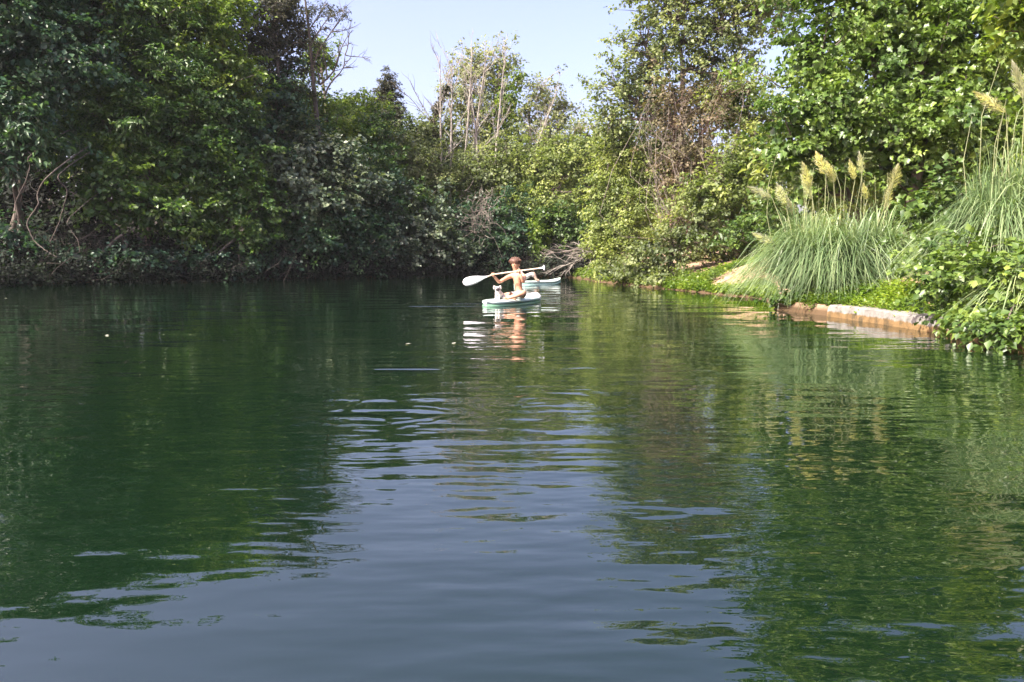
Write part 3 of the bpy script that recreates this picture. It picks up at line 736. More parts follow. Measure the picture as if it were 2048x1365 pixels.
# pale straight stems
for k, (a, b, lab) in enumerate([((884, 400), (880, 110), 'leftmost of the pale bare poles before the green tree foot'),
                                 ((900, 390), (905, 120), 'second pale bare pole right of the ivy clad dead trunk'),
                                 ((925, 380), (945, 100), 'forked pale bare pole reaching highest on the skyline'),
                                 ((960, 400), (935, 130), 'leaning pale bare pole crossing its neighbours'),
                                 ((985, 390), (1010, 110), 'rightmost pale bare pole under the airy crown'),
                                 ((915, 395), (895, 150), 'thin pale pole leaning left over the ivy clad trunk'),
                                 ((940, 390), (975, 95), 'thin pale pole fanning right through the middle of the airy crown'),
                                 ((1060, 330), (1120, 170), 'pale bare limb leaning right into the open sky gap')]):
    D = 42.5 + 0.3 * k
    f = at(a[0], 520, D); f = Vector((f.x, f.y, gz(f.x, f.y) - .1))
    rt = empty('bare_pole_tree', (f.x, f.y, gz(f.x, f.y)), lab, 'dead tree', 'pale bare poles on the skyline')
    tb = Tubes(); pts = [f, at(*a, D), at((a[0] + b[0]) / 2 + rnd.uniform(-5, 5), (a[1] + b[1]) / 2, D), at(*b, D)]
    tb.add(pts, [.10, .085, .055, .015], 6)
    tb.build('trunk', MAT['palebark'], rt)
    tw = Tubes()
    for j in range(16):
        t = rnd.uniform(0.15, 0.95); p = at(a[0] + (b[0] - a[0]) * t, a[1] + (b[1] - a[1]) * t, D)
        q = p + Vector((rnd.gauss(0, .55), rnd.gauss(0, .4), rnd.uniform(.6, 1.9)))
        twig_fan(tw, p, q, rnd, .022, 5, .22, 1)
    tw.build('branch', MAT['palebark'], rt, 'stuff')

# lianas on the left
for k, (pts, r_, lab) in enumerate([
        ([(105, 345), (76, 385), (76, 410), (55, 445), (68, 480), (90, 500), (115, 515)], .045, 'grey looping liana hanging in a deep bow at the far left'),
        ([(62, 310), (60, 335), (48, 370), (32, 405), (28, 440)], .03, 'thin grey liana hanging left of the deep bow'),
        ([(118, 350), (134, 380), (128, 410), (116, 450), (100, 485)], .035, 'forked liana hanging right of the deep bow'),
        ([(140, 435), (142, 460), (155, 480), (160, 505)], .025, 'short hooked liana above the waterline'),
        ([(38, 480), (38, 520), (40, 566)], .035, 'thin straight stem standing in the dark water margin at far left'),
        ([(0, 535), (20, 505), (30, 480)], .03, 'slanting dead stick at the left edge of the view')]):
    D = Dl(80) + 0.15 * k - 0.4
    P3 = [at(x, y, D) for x, y in pts]
    top = P3[0] + Vector((0.1, 2.2, 1.2)); P3 = [top] + P3 if k < 4 else P3
    rt = empty('liana', tuple(P3[-1]), lab, 'vine', 'lianas and sticks under the left trees')
    tb = Tubes(); sm = []
    for i in range(len(P3) - 1):
        p0, p1, p2, p3 = P3[max(0, i - 1)], P3[i], P3[i + 1], P3[min(len(P3) - 1, i + 2)]
        for q in range(6):
            t = q / 6
            sm.append(0.5 * (2 * p1 + (p2 - p0) * t + (2 * p0 - 5 * p1 + 4 * p2 - p3) * t * t + (3 * p1 - p0 - 3 * p2 + p3) * t ** 3) + Vector((mnoise.noise(p1 * 3 + Vector((q, 0, 0))), 0, mnoise.noise(p1 * 4 + Vector((0, q, 0))))) * .03)
    sm.append(P3[-1])
    tb.add(sm, [r_ * (0.62 - 0.25 * i / len(sm)) for i in range(len(sm))], 6)
    tb.build('stem', MAT['bark'], rt)
    tw = Tubes()
    for j in range(7):
        p = random.Random(k * 9 + j).choice(P3[1:]); twig_fan(tw, p, p + Vector((rnd.gauss(0, .4), rnd.gauss(0, .2), rnd.gauss(0, .4))), rnd, .01, 3, .5, 1)
    tw.build('twig', MAT['root'], rt, 'stuff')

# root and twig tangle along the left waterline
tb = Tubes()
for k in range(1500):
    px = rnd.uniform(-60, 1170); D = Dl(px) + rnd.uniform(-0.5, 2.0)
    a = at(px, 560, D); a.z = max(gz(a.x, D), 0) + rnd.uniform(-.1, .2)
    L = rnd.uniform(0.5, 1.9)
    b = a + Vector((rnd.gauss(0, .6) * L, rnd.gauss(-.1, .35) * L, L * rnd.uniform(.3, 1)))
    tb.add(wander(a, b, 4, 0.14, 0, rnd), [rnd.uniform(.006, .018)] * 3 + [.006, .003], 3)
o = tb.build('root_tangle', MAT['root']); tag(o, 'dark tangle of roots and dead twigs along the left waterline', 'undergrowth', kind='stuff')
pts = []
for k in range(3800):
    px = rnd.uniform(-60, 1170); D = Dl(px) + rnd.uniform(-0.9, 2.0)
    a = at(px, 560, D); pts.append((a.x, D, max(gz(a.x, D), 0) + abs(rnd.gauss(0.1, .45))))
C = np.array(pts)
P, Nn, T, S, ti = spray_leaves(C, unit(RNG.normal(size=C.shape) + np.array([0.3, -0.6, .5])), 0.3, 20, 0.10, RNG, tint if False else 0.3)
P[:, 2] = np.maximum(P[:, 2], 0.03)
o = link('undergrowth', leaves_mesh('undergrowth', P, Nn, T, S, 'oval', ti), MAT['shadeleaf']); tag(o, 'dark leafy undergrowth along the left waterline', 'undergrowth', kind='stuff')

# fallen dead branch at the river end
D = 32.5
a = at(1235, 478, D); b = at(1105, 540, D)
rt = empty('fallen_branch', tuple(a), 'grey fallen branch with bare twigs reaching over the water at the bend', 'dead branch')
tb = Tubes(); twig_fan(tb, a, b, rnd, .05, 20, .28, 2)
tb.build('branch', MAT['palebark'], rt)
tb = Tubes(); twig_fan(tb, at(1200, 490, D), at(1095, 505, D), rnd, .03, 16, .3, 2); tb.build('branch', MAT['twig'], rt)
# leafless bundle near the bramble
rt = empty('twig_heap', tuple(at(960, 440, 38.5)), 'grey ball of dead twigs hanging on the bank behind the paddler', 'dead twigs')
tb = Tubes()
for k in range(120):
    c = at(960 + rnd.gauss(0, 14), 430 + rnd.gauss(0, 24), 38.3 + rnd.uniform(-.4, .4)); tb.add(wander(c, c + Vector((rnd.gauss(0, .5), rnd.gauss(0, .3), rnd.gauss(0, .6))), 4, .2, 0, rnd), [.014, .012, .01, .008, .004], 3)
tb.build('twig', MAT['twig'], rt, 'stuff')
# thin sticks hanging in the right thicket
tb = Tubes(); rt = empty('twig_thicket', (at(1400, 560, 27.6).x, 27.6, gz(at(1400, 560, 27.6).x, 27.6)), 'upright brown leafless shoots rising through the rust brown thicket', 'dead shoots')
for k in range(75):
    px = rnd.uniform(1270, 1500); a = at(px * 0.45 + 1390 * .55, rnd.uniform(420, 500), 28.4 + rnd.uniform(-.5, .8)); b = at(px + rnd.uniform(-30, 30), rnd.uniform(130, 330), 28.4 + rnd.uniform(-.5, .8))
    tb.add(wander(a, b, 6, .13, 0, rnd), [.015, .014, .012, .010, .008, .005, .003], 3)
    for j in range(3):
        c = a.lerp(b, rnd.uniform(.4, .95)); tb.add(wander(c, c + Vector((rnd.gauss(0, .35), rnd.gauss(0, .2), rnd.uniform(0, .6))), 3, .1, 0, rnd), [.008, .006, .004, .003], 3)
tb.build('shoot', MAT['twig'], rt, 'stuff')

# ------------------------------------------------------------------ pampas grass
def pampas(label, px, D, nb, radius, height, plumes, reach=1.6, seed=1):
    rng = np.random.default_rng(seed); rnd = random.Random(seed)
    b = at(px, 600, D); z0 = max(gz(b.x, D), 0.05)
    root = empty('pampas_grass', (b.x, D, z0), label, 'grass clump', 'pampas grass clumps on the right bank')
    # arching blades as ribbons
    seg = 8
    ang = rng.uniform(0, 2 * np.pi, nb); rr = radius * 0.42 * np.sqrt(rng.random(nb))
    nt_ = 14; ta = rng.uniform(0, 2 * np.pi, nt_); tr_ = radius * .62 * np.sqrt(rng.random(nt_)); wt = rng.integers(0, nt_, nb)
    rr *= .45
    ox = b.x + tr_[wt] * np.cos(ta[wt]) + rr * np.cos(ang); oy = D + tr_[wt] * np.sin(ta[wt]) * .7 + rr * np.sin(ang)
    lf = rng.uniform(.62, 1.12, nt_)[wt]
    a2 = ang + rng.normal(size=nb) * 0.85
    L = height * rng.uniform(0.55, 1.25, nb) * lf * np.where(rng.random(nb) < .05, 1.4, 1)
    out = reach * rng.uniform(0.08, 0.95, nb) ** 0.9 * (.6 + .4 * lf)
    t = np.linspace(0, 1, seg + 1)[None]
    pw = rng.uniform(1.6, 3.0, nb)[:, None]
    hz = out[:, None] * (0.25 * t + 0.75 * t ** pw)
    bend = rng.normal(0, .14, nb)[:, None] * t ** 2
    vz = L[:, None] * (1.25 * t - (0.40 + 1.05 * (out / reach))[:, None] * t ** 2.6)
    Px = ox[:, None] + np.cos(a2)[:, None] * hz + bend; Py = oy[:, None] + np.sin(a2)[:, None] * hz; Pz = z0 + vz
    Pz = np.maximum(Pz, 0.02)
    wd = (0.011 * (1 - t ** 2 * 0.85)) * rng.uniform(0.7, 1.3, nb)[:, None]
    tw = a2 + np.pi / 2 + rng.normal(size=nb) * 0.5
    V1 = np.stack([Px - np.cos(tw)[:, None] * wd, Py - np.sin(tw)[:, None] * wd, Pz], 2)
    V2 = np.stack([Px + np.cos(tw)[:, None] * wd, Py + np.sin(tw)[:, None] * wd, Pz], 2)
    V = np.concatenate([V1, V2], 1)  # nb, 2(seg+1), 3
    base = np.arange(nb)[:, None] * (2 * (seg + 1)) + np.arange(seg)[None]
    F = np.stack([base, base + 1, base + seg + 2, base + seg + 1], 2).reshape(-1, 4)
    ti = np.repeat(np.clip(rng.normal(.45, .25, nb), 0, 1), seg)
    link('blades', np_mesh('blades', V.reshape(-1, 3), F, ti), MAT['blade'], root, 'stuff')
    for k in range(14 if plumes else 0):
        a = Vector((b.x + rnd.uniform(-.6, .6) * radius, D + rnd.uniform(-.4, .4), z0 + .2)); c = a + Vector((rnd.gauss(0, .14), rnd.gauss(0, .1), height * rnd.uniform(.95, 1.4)))
        tb = Tubes(); tb.add(wander(a, c, 4, .03, 0, rnd), [.008, .007, .006, .005, .003], 4); tb.build('stalk', MAT['stalk'], root)
    for (tx, ty, lx, ly, wdt, mt, dd) in plumes:
        tip = at(tx, ty, D + dd); low = at(lx, ly, D + dd)
        st = Vector((b.x + rnd.uniform(-.3, .3) * radius, D + rnd.uniform(-.2, .2), z0 + .3))
        mid = st.lerp(low, 0.55); st.x += (low.x - st.x) * 0.65; mid = st.lerp(low, .55)
        tb = Tubes(); tb.add([st, mid, low, low.lerp(tip, .9)], [.012, .009, .007, .003], 5); tb.build('stalk', MAT['stalk'], root)
        n = 420; Vp = []; Fp = []; tp = []
        ax = tip - low; Lp = ax.length; axn = ax.normalized(); side = axn.cross(Vector((0, 1, 0))).normalized(); fr = axn.cross(side)
        wm = wdt * M(D) * 1.35
        for k in range(n):
            t0 = rnd.random() ** 0.9; prof = math.sin(math.pi * min(1, 0.12 + 0.86 * t0) ** 0.8)
            a = rnd.uniform(0, 2 * math.pi); rad = wm * 0.5 * prof * rnd.uniform(.35, 1)
            p0 = low + ax * (t0 * 0.82)
            q = p0 + axn * (Lp * .16) + (side * math.cos(a) + fr * math.sin(a)) * rad + Vector((0, 0, -0.02))
            m_ = (p0 + q) / 2 + (side * math.cos(a) + fr * math.sin(a)) * rad * .25
            s_ = axn.cross(q - p0); s_ = (s_.normalized() if s_.length > 1e-6 else side) * 0.0045
            i0 = len(Vp); Vp += [tuple(p0), tuple(m_ - s_), tuple(q), tuple(m_ + s_)]; Fp.append((i0, i0 + 1, i0 + 2, i0 + 3)); tp.append(rnd.random())
        link('plume', np_mesh('plume', Vp, Fp, tp), MAT[mt], root)
    return root
MAT['stalk'] = plain('pampas_stalk_straw', (0.22, 0.24, 0.11), 0.6)
MAT['plume_y'] = leaf_mat('plume_straw_yellow', [(0.38, 0.37, 0.20), (0.54, 0.52, 0.31), (0.68, 0.66, 0.45)], 0.7, 0.35)
MAT['plume_w'] = leaf_mat('plume_silver_white', [(0.42, 0.42, 0.32), (0.58, 0.58, 0.46), (0.72, 0.72, 0.60)], 0.7, 0.35)
pampas('large pampas grass clump with upright plumes beside the bare earth', 1665, 14.8, 8600, 1.7, 1.80,
       [(1603, 318, 1622, 378, 20, 'plume_y', 0), (1600, 345, 1625, 400, 16, 'plume_w', .1), (1630, 298, 1652, 350, 24, 'plume_y', 0), (1652, 318, 1668, 368, 20, 'plume_y', .2), (1698, 315, 1710, 360, 16, 'plume_y', .1),
        (1718, 298, 1724, 350, 15, 'plume_w', .3), (1726, 362, 1734, 400, 15, 'plume_y', -.1), (1798, 322, 1782, 380, 28, 'plume_y', 0), (1784, 360, 1770, 420, 20, 'plume_y', .05),
        (1492, 370, 1545, 398, 22, 'plume_w', .3), (1552, 362, 1572, 412, 24, 'plume_w', .2), (1575, 395, 1590, 430, 18, 'plume_w', .4), (1500, 462, 1548, 488, 18, 'plume_w', 0)], reach=1.55, seed=3)
pampas('pampas grass clump at the right margin with a drooping yellow plume', 2050, 11.2, 7000, 1.4, 2.15,
       [(1942, 178, 2012, 226, 26, 'plume_y', 0), (2022, 112, 2050, 200, 22, 'plume_w', 0), (2050, 120, 2062, 190, 20, 'plume_y', .1), (2080, 60, 2080, 160, 24, 'plume_w', .2)], reach=1.35, seed=4)
pampas('small pampas grass tuft in the bottom of the right margin climber', 2085, 8.9, 900, 0.6, 0.95, [], reach=0.8, seed=5)
pampas('small sparse pampas tuft behind the pampas stalks beside the ivy hollow', 1850, 14.6, 350, 0.6, 1.3, [], reach=0.9, seed=8)

# ------------------------------------------------------------------ ground cover on the right bank
def cover(name, label, n, fx, mat, size, hgt, seed, shape='oval', per=10, cl=0.1):
    rng = np.random.default_rng(seed); C = []
    while len(C) < n:
        p = fx(rng)
        if p is None: continue
        x, y = p
        if pond_dist(np.array([x]), np.array([y]))[0] < 0.03: continue
        C.append((x, y, gz(x, y) + abs(rng.normal(0, hgt)) + .02))
    C = np.array(C)
    P, Nn, T, S, ti = spray_leaves(C, np.tile([0, -.2, 1.0], (n, 1)), cl, per, size, rng, 0.0, .5)
    gr = np.maximum(ground_h(P[:, 0], P[:, 1]), 0) + .01
    P[:, 2] = np.maximum(P[:, 2], gr)
    o = link(name, leaves_mesh(name, P, Nn, T, S, shape, ti), mat); tag(o, label, 'ground cover', kind='stuff')
def f1(r):   # verge before the bare earth
    y = r.uniform(17.5, 24); x = r.uniform(4.6, 8.5); d = pond_dist(np.array([x]), np.array([y]))[0]
    return (x, y) if 0.05 < d < 0.5 + 0.25 * math.sin(y * 1.7) or (d < 3.2 and y > 23.2 and r.random() < .8) or r.random() < .006 else None
cover('ground_cover', 'bright green low weeds between the water and the bare earth patch', 2600, f1, MAT['cover'], 0.07, .05, 11)
def f2(r):   # strip behind the concrete edge
    y = r.uniform(7, 14.6); x = r.uniform(5.3, 7.6); d = pond_dist(np.array([x]), np.array([y]))[0]
    return (x, y) if 0.08 + .09 * math.sin(y * 5) + .05 * math.sin(y * 13) < d < 1.15 else None
cover('ground_cover', 'bright green weeds growing behind the concrete edge', 3000, f2, MAT['cover'], 0.05, .05, 12)
def f3(r):
    y = r.uniform(9, 30); x = r.uniform(6, 16); d = pond_dist(np.array([x]), np.array([y]))[0]
    return (x, y) if d > 3.0 and not (16 < y < 23.5 and d < 4.6) else None
cover('ground_cover', 'dull green weeds in the shade behind the right bank', 3500, f3, MAT['olive'], 0.10, .12, 13)
def f4(r):
    y = r.uniform(22, 39); x = r.uniform(2.4, 7); d = pond_dist(np.array([x]), np.array([y]))[0]
    return (x, y) if 0.03 < d < 1.2 else None
cover('ground_cover', 'pale green weeds trailing to the water beyond the bramble mound', 1800, f4, MAT['bright'], 0.08, .12, 14)

# ------------------------------------------------------------------ thin haze added to lift the shadows
hv = [(x, y, z) for z in (-3.0, 32) for y in (-75, 90) for x in (-75, 80)]
hm = bpy.data.materials.new('shadow_lift_haze'); hm.use_nodes = True; hm.node_tree.nodes.clear()
ho = hm.node_tree.nodes.new('ShaderNodeOutputMaterial'); pv = hm.node_tree.nodes.new('ShaderNodeVolumePrincipled')
pv.inputs['Density'].default_value = 0.00020; pv.inputs['Color'].default_value = (0.95, 0.97, 1.0, 1); pv.inputs['Anisotropy'].default_value = 0.0
hm.node_tree.links.new(pv.outputs[0], ho.inputs['Volume'])
o = link('haze', np_mesh('haze', hv, [(0, 2, 3, 1), (4, 5, 7, 6), (0, 1, 5, 4), (2, 6, 7, 3), (0, 4, 6, 2), (1, 3, 7, 5)]), hm); tag(o, 'thin haze added over the river to lift the shadows', 'haze', kind='stuff')
# ------------------------------------------------------------------ concrete edge and muddy lip
def wall_mat():
    m, nt, N, L, bs = new_mat('concrete_with_waterline_stain')
    tc = N.new('ShaderNodeTexCoord'); nz = N.new('ShaderNodeTexNoise'); nz.inputs['Scale'].default_value = 5; nz.inputs['Detail'].default_value = 9; nz.inputs['Roughness'].default_value = .7
    L.new(tc.outputs['Object'], nz.inputs['Vector'])
    con = ramp(N, [(0.3, (0.07, 0.07, 0.055)), (0.48, (0.18, 0.17, 0.145)), (0.7, (0.30, 0.285, 0.25))])
    st = ramp(N, [(0.35, (0.06, 0.045, 0.020)), (0.5, (0.17, 0.105, 0.038)), (0.7, (0.24, 0.155, 0.065))])
    L.new(nz.outputs[0], con.inputs[0]); L.new(nz.outputs[0], st.inputs[0])
    sp = N.new('ShaderNodeSeparateXYZ'); L.new(tc.outputs['Object'], sp.inputs[0])
    ad = N.new('ShaderNodeMath'); ad.operation = 'MULTIPLY_ADD'; ad.inputs[1].default_value = 0.13; L.new(nz.outputs[0], ad.inputs[0]); L.new(sp.outputs['Z'], ad.inputs[2])
    mr = N.new('ShaderNodeMapRange'); mr.inputs[1].default_value = 0.145; mr.inputs[2].default_value = 0.165
    L.new(ad.outputs[0], mr.inputs[0])
    mx = N.new('ShaderNodeMixRGB'); L.new(mr.outputs[0], mx.inputs[0]); L.new(st.outputs[0], mx.inputs[1]); L.new(con.outputs[0], mx.inputs[2])
    L.new(mx.outputs[0], bs.inputs['Base Color']); bs.inputs['Roughness'].default_value = .85
    bp = N.new('ShaderNodeBump'); bp.inputs['Strength'].default_value = .6; bp.inputs['Distance'].default_value = .02
    L.new(nz.outputs[0], bp.inputs['Height']); L.new(bp.outputs[0], bs.inputs['Normal'])
    return m
path = [(5.44, 12.72), (5.50, 12.4), (5.60, 11.5), (5.66, 10.6), (5.70, 10.0), (5.60, 9.2), (5.46, 8.3), (5.36, 7.2), (5.32, 5.6), (5.3, 4.0)]
fine = []
for i in range(len(path) - 1):
    for k in range(6):
        t = k / 6; fine.append((path[i][0] + (path[i + 1][0] - path[i][0]) * t, path[i][1] + (path[i + 1][1] - path[i][1]) * t))
fine.append(path[-1])
V, F = [], []
prof = [(-0.10, -0.5), (-0.085, 0.0), (-0.08, 0.10), (-0.07, 0.185), (-0.045, 0.205), (0.16, 0.215), (0.20, 0.19), (0.2, -0.5)]
for i, (x, y) in enumerate(fine):
    j = 0.012 * mnoise.noise(Vector((x * 2, y * 2, 0)))
    for (dx, z) in prof:
        V.append((x + dx + 0.018 * mnoise.noise(Vector((y * 3, z * 8, 1))), y, z + (0.02 * mnoise.noise(Vector((y * 2.2, dx * 9, 5))) if z > .15 else 0)))
kp = len(prof)
for i in range(len(fine) - 1):
    for k in range(kp - 1):
        F.append((i * kp + k, i * kp + k + 1, (i + 1) * kp + k + 1, (i + 1) * kp + k))
F.append(tuple([0, 1, 2, 3])); 
me = bpy.data.meshes.new('concrete_edging'); me.from_pydata(V, [], F[:-1] + [tuple(range(kp))[::-1]]); me.update()
o = link('concrete_edging', me, wall_mat()); tag(o, 'low whitish concrete edging with an orange waterline stain on the right bank', 'edging')

# ------------------------------------------------------------------ skinned figures
def skin(name, V, E, Rr, mat, parent, sub=2, root=0):
    me = bpy.data.meshes.new(name); me.from_pydata([tuple(v) for v in V], E, []); me.update()
    o = link(name, me, mat, parent)
    md = o.modifiers.new('skin', 'SKIN'); md.use_smooth_shade = True; md.branch_smoothing = 0.5
    for i, r in enumerate(Rr):
        s = me.skin_vertices[0].data[i]
        s.radius = (r, r) if not isinstance(r, tuple) else r
        s.use_root = (i == root)
    ss = o.modifiers.new('sub', 'SUBSURF'); ss.levels = sub; ss.render_levels = sub
    return o

def ellipsoid(name, c, r, mat, parent, seg=16, rot=None, nz=0.0, cut=None):
    V, F = [], []
    c = Vector(c)
    for i in range(seg + 1):
        th = math.pi * i / seg
        for k in range(seg * 2):
            ph = math.pi * k / seg
            d = Vector((math.sin(th) * math.cos(ph), math.sin(th) * math.sin(ph), math.cos(th)))
            s = 1 + nz * mnoise.noise(d * 4) + nz * .6 * mnoise.noise(d * 9)
            p = Vector((d.x * r[0] * s, d.y * r[1] * s, d.z * r[2] * s))
            if rot is not None: p.rotate(rot)
            V.append(tuple(c + p))
    for i in range(seg):
        for k in range(seg * 2):
            k2 = (k + 1) % (seg * 2)
            F.append((i * seg * 2 + k, (i + 1) * seg * 2 + k, (i + 1) * seg * 2 + k2, i * seg * 2 + k2))
    return link(name, np_mesh(name, V, F, smooth=True), mat, parent)

MAT['skin'] = plain('skin_tanned', (0.52, 0.29, 0.175), 0.5, 9, 0.28)
MAT['skin2'] = plain('skin_fair', (0.62, 0.42, 0.31), 0.5, 12, 0.08)
MAT['hair'] = rough_mat('hair_brown', (0.030, 0.016, 0.010), (0.17, 0.080, 0.045), 26, 0.55, 0.6, 0.01, stretch=(1, 1, .3))
MAT['shorts'] = rough_mat('shorts_white_green_pattern', (0.10, 0.22, 0.14), (0.62, 0.62, 0.60), 16, 0.8, 0.2, 0.005, c3=(0.70, 0.69, 0.68))
MAT['lip'] = plain('lips_red', (0.42, 0.14, 0.11), 0.45)
MAT['eye'] = plain('eye_dark', (0.03, 0.02, 0.018), 0.25)
MAT['fur'] = rough_mat('fur_grey_white', (0.38, 0.34, 0.30), (0.66, 0.62, 0.58), 22, 0.9, 0.8, 0.01)
MAT['darkfur'] = rough_mat('fur_dark_muzzle', (0.025, 0.018, 0.02), (0.09, 0.07, 0.075), 22, 0.8, 0.6, 0.01)
MAT['deck'] = rough_mat('board_deck_pale_mint', (0.50, 0.64, 0.56), (0.64, 0.74, 0.68), 3, 0.35, 0.05, 0.003)
MAT['rail'] = plain('board_rail_green', (0.16, 0.32, 0.20), 0.3, 3)
MAT['white'] = plain('white_gloss', (0.80, 0.81, 0.82), 0.25, 3, 0.04)
MAT['mint'] = plain('board_pale_turquoise', (0.36, 0.56, 0.50), 0.3, 3)
MAT['wood'] = plain('paddle_shaft_pale', (0.62, 0.50, 0.36), 0.4, 20)
MAT['pad'] = plain('deck_pad_grey', (0.28, 0.30, 0.31), 0.8, 20)

def board(name, label, cen, heading, length, width, thick, topm, railm, nosem=None, lift=0.16):
    """inflatable stand up board: rounded plan outline, flat deck with rounded rails, turned up nose; heading = direction of the nose"""
    root = empty(name, cen, label, 'paddle board')
    hx, hy = math.cos(heading), math.sin(heading)
    def shell(nm, z0, z1, s, mat, t0=0.0, t1=1.0, cap=True):
        V, F = [], []; n = 40; prof = 12
        for i in range(n + 1):
            t = t0 + (t1 - t0) * i / n
            u = (t - .5) * length
            wv = width / 2 * (max(0, 1 - abs(2 * t - 1) ** 3.0) ** 0.6) * s
            rise = lift * max(0, (t - .72) / .28) ** 2
            for k in range(prof):
                a = 2 * math.pi * k / prof
                ca, sa = math.cos(a), math.sin(a)
                x = wv * math.copysign(abs(ca) ** 0.45, ca); z = (z0 + z1) / 2 + (z1 - z0) / 2 * math.copysign(abs(sa) ** 0.6, sa) + rise
                V.append((cen[0] + u * hx - x * hy, cen[1] + u * hy + x * hx, cen[2] + z))
        for i in range(n):
            for k in range(prof):
                k2 = (k + 1) % prof
                F.append((i * prof + k, i * prof + k2, (i + 1) * prof + k2, (i + 1) * prof + k))
        for r0 in (0, n * prof):
            for k in range(1, prof // 2): F.append((r0 + k, r0 + k + 1, r0 + (prof - k - 1) % prof, r0 + (prof - k) % prof))
        return link(nm, np_mesh(nm, V, F, smooth=True), mat, root)
    shell('hull', -0.05, thick * .40, 1.0, railm)
    shell('deck', thick * .30, thick, 1.005, topm)
    if nosem: shell('nose', -0.02, thick + .012, 1.02, nosem, 0.80, 0.999)
    return root, (hx, hy)

# board of the paddler
B1 = Vector((0.02, 16.35, 0.0)); HD = math.atan2(2.0, 1.02)
rt, (hx, hy) = board('paddle_board', 'pale mint paddle board with white upturned nose carrying the boy and the dog', B1, HD, 2.35, 0.74, 0.12, MAT['deck'], MAT['rail'], MAT['white'], 0.07)
bc = B1 + Vector((hx, hy, 0)) * 1.22 + Vector((0, 0, .29))
c0 = B1 + Vector((hx, hy, 0)) * -0.1 + Vector((0, 0, .134))
ellipsoid('deck_pad', c0, (.30, .30, .006), MAT['pad'], rt, 10)
tb = Tubes()
f0 = B1 - Vector((hx, hy, 0)) * 1.05
tb.add([f0 + Vector((0, 0, -.02)), f0 + Vector((-.02, -.03, -.12)), f0 + Vector((-.06, -.08, -.22))], [.05, .035, .01], 6); tb.build('fin', MAT['white'], rt)

# the paddler -------------------------------------------------------
def z1(zx, zy, d=0.0): return at(960 + zx / 11.375, 500 + zy / 11.375, 16.0 + d)
per = empty('person', (z1(900, 1145).x, 16.0, 0.13), 'bare chested brown haired boy sitting cross legged on the board holding a paddle', 'person')
Vb, Eb, Rb = [], [], []
def J(p, r, parent=None):
    Vb.append(p); Rb.append(r)
    if parent is not None: Eb.append((parent, len(Vb) - 1))
    return len(Vb) - 1
lift = 0.0
pel = J(z1(890, 1040), (.135, .115)); wst = J(z1(880, 930), (.115, .09), pel); rib = J(z1(868, 800), (.12, .095), wst)
che = J(z1(858, 670), (.135, .10), rib); uch = J(z1(850, 585), (.115, .085), che); nb_ = J(z1(830, 505, -.01), .058, uch); nt_ = J(z1(818, 450, -.03), .052, nb_)
# far (image left) arm
s = J(z1(720, 575, .08), .062, uch); u = J(z1(580, 655, .02), .044, s); e = J(z1(432, 742, -.05), .038, u); f = J(z1(365, 660, -.10), .034, e); h = J(z1(310, 590, -.15), .026, f)
# near (image right) arm
s2 = J(z1(985, 565, -.08), .066, uch); u2 = J(z1(1010, 650, -.18), .048, s2); e2 = J(z1(985, 735, -.27), .040, u2); f2_ = J(z1(940, 620, -.30), .035, e2); h2 = J(z1(895, 510, -.27), .027, f2_)
# near leg: hip, knee towards the camera, shin back across to the image left
a1 = J(z1(940, 1035, -.10), .085, pel); a2 = J(z1(985, 1000, -.28), .075, a1); k1 = J(z1(1005, 975, -.44), .060, a2); c1 = J(z1(850, 1035, -.45), .055, k1); c2 = J(z1(690, 1085, -.42), .038, c1); t1_ = J(z1(610, 1105, -.40), .034, c2); J(z1(540, 1105, -.44), .026, t1_)
# far leg
b1 = J(z1(820, 1040, .10), .085, pel); b2 = J(z1(690, 1030, .16), .072, b1); k2_ = J(z1(560, 1030, .18), .056, b2); d1 = J(z1(640, 1075, -.05), .048, k2_); d2 = J(z1(760, 1100, -.24), .036, d1); J(z1(830, 1112, -.28), .030, d2)
# head: skull, face, chin, nose
hd = J(z1(808, 370, -.05), (.078, .085), nt_); hd2 = J(z1(805, 300, -.05), (.088, .098), hd); hd3 = J(z1(805, 250, -.04), (.060, .07), hd2)
skin('body', Vb, Eb, Rb, MAT['skin'], per, 2)
fc = z1(790, 350, -.14)
ellipsoid('nose', z1(775, 350, -.155), (.014, .022, .022), MAT['skin'], per, 6)
ellipsoid('mouth', z1(775, 410, -.135), (.024, .010, .008), MAT['lip'], per, 6)
for zx in (735, 812): ellipsoid('eye', z1(zx, 318, -.135), (.012, .008, .008), MAT['eye'], per, 6)
ellipsoid('ear', z1(896, 345, -.05), (.012, .02, .032), MAT['skin'], per, 8)
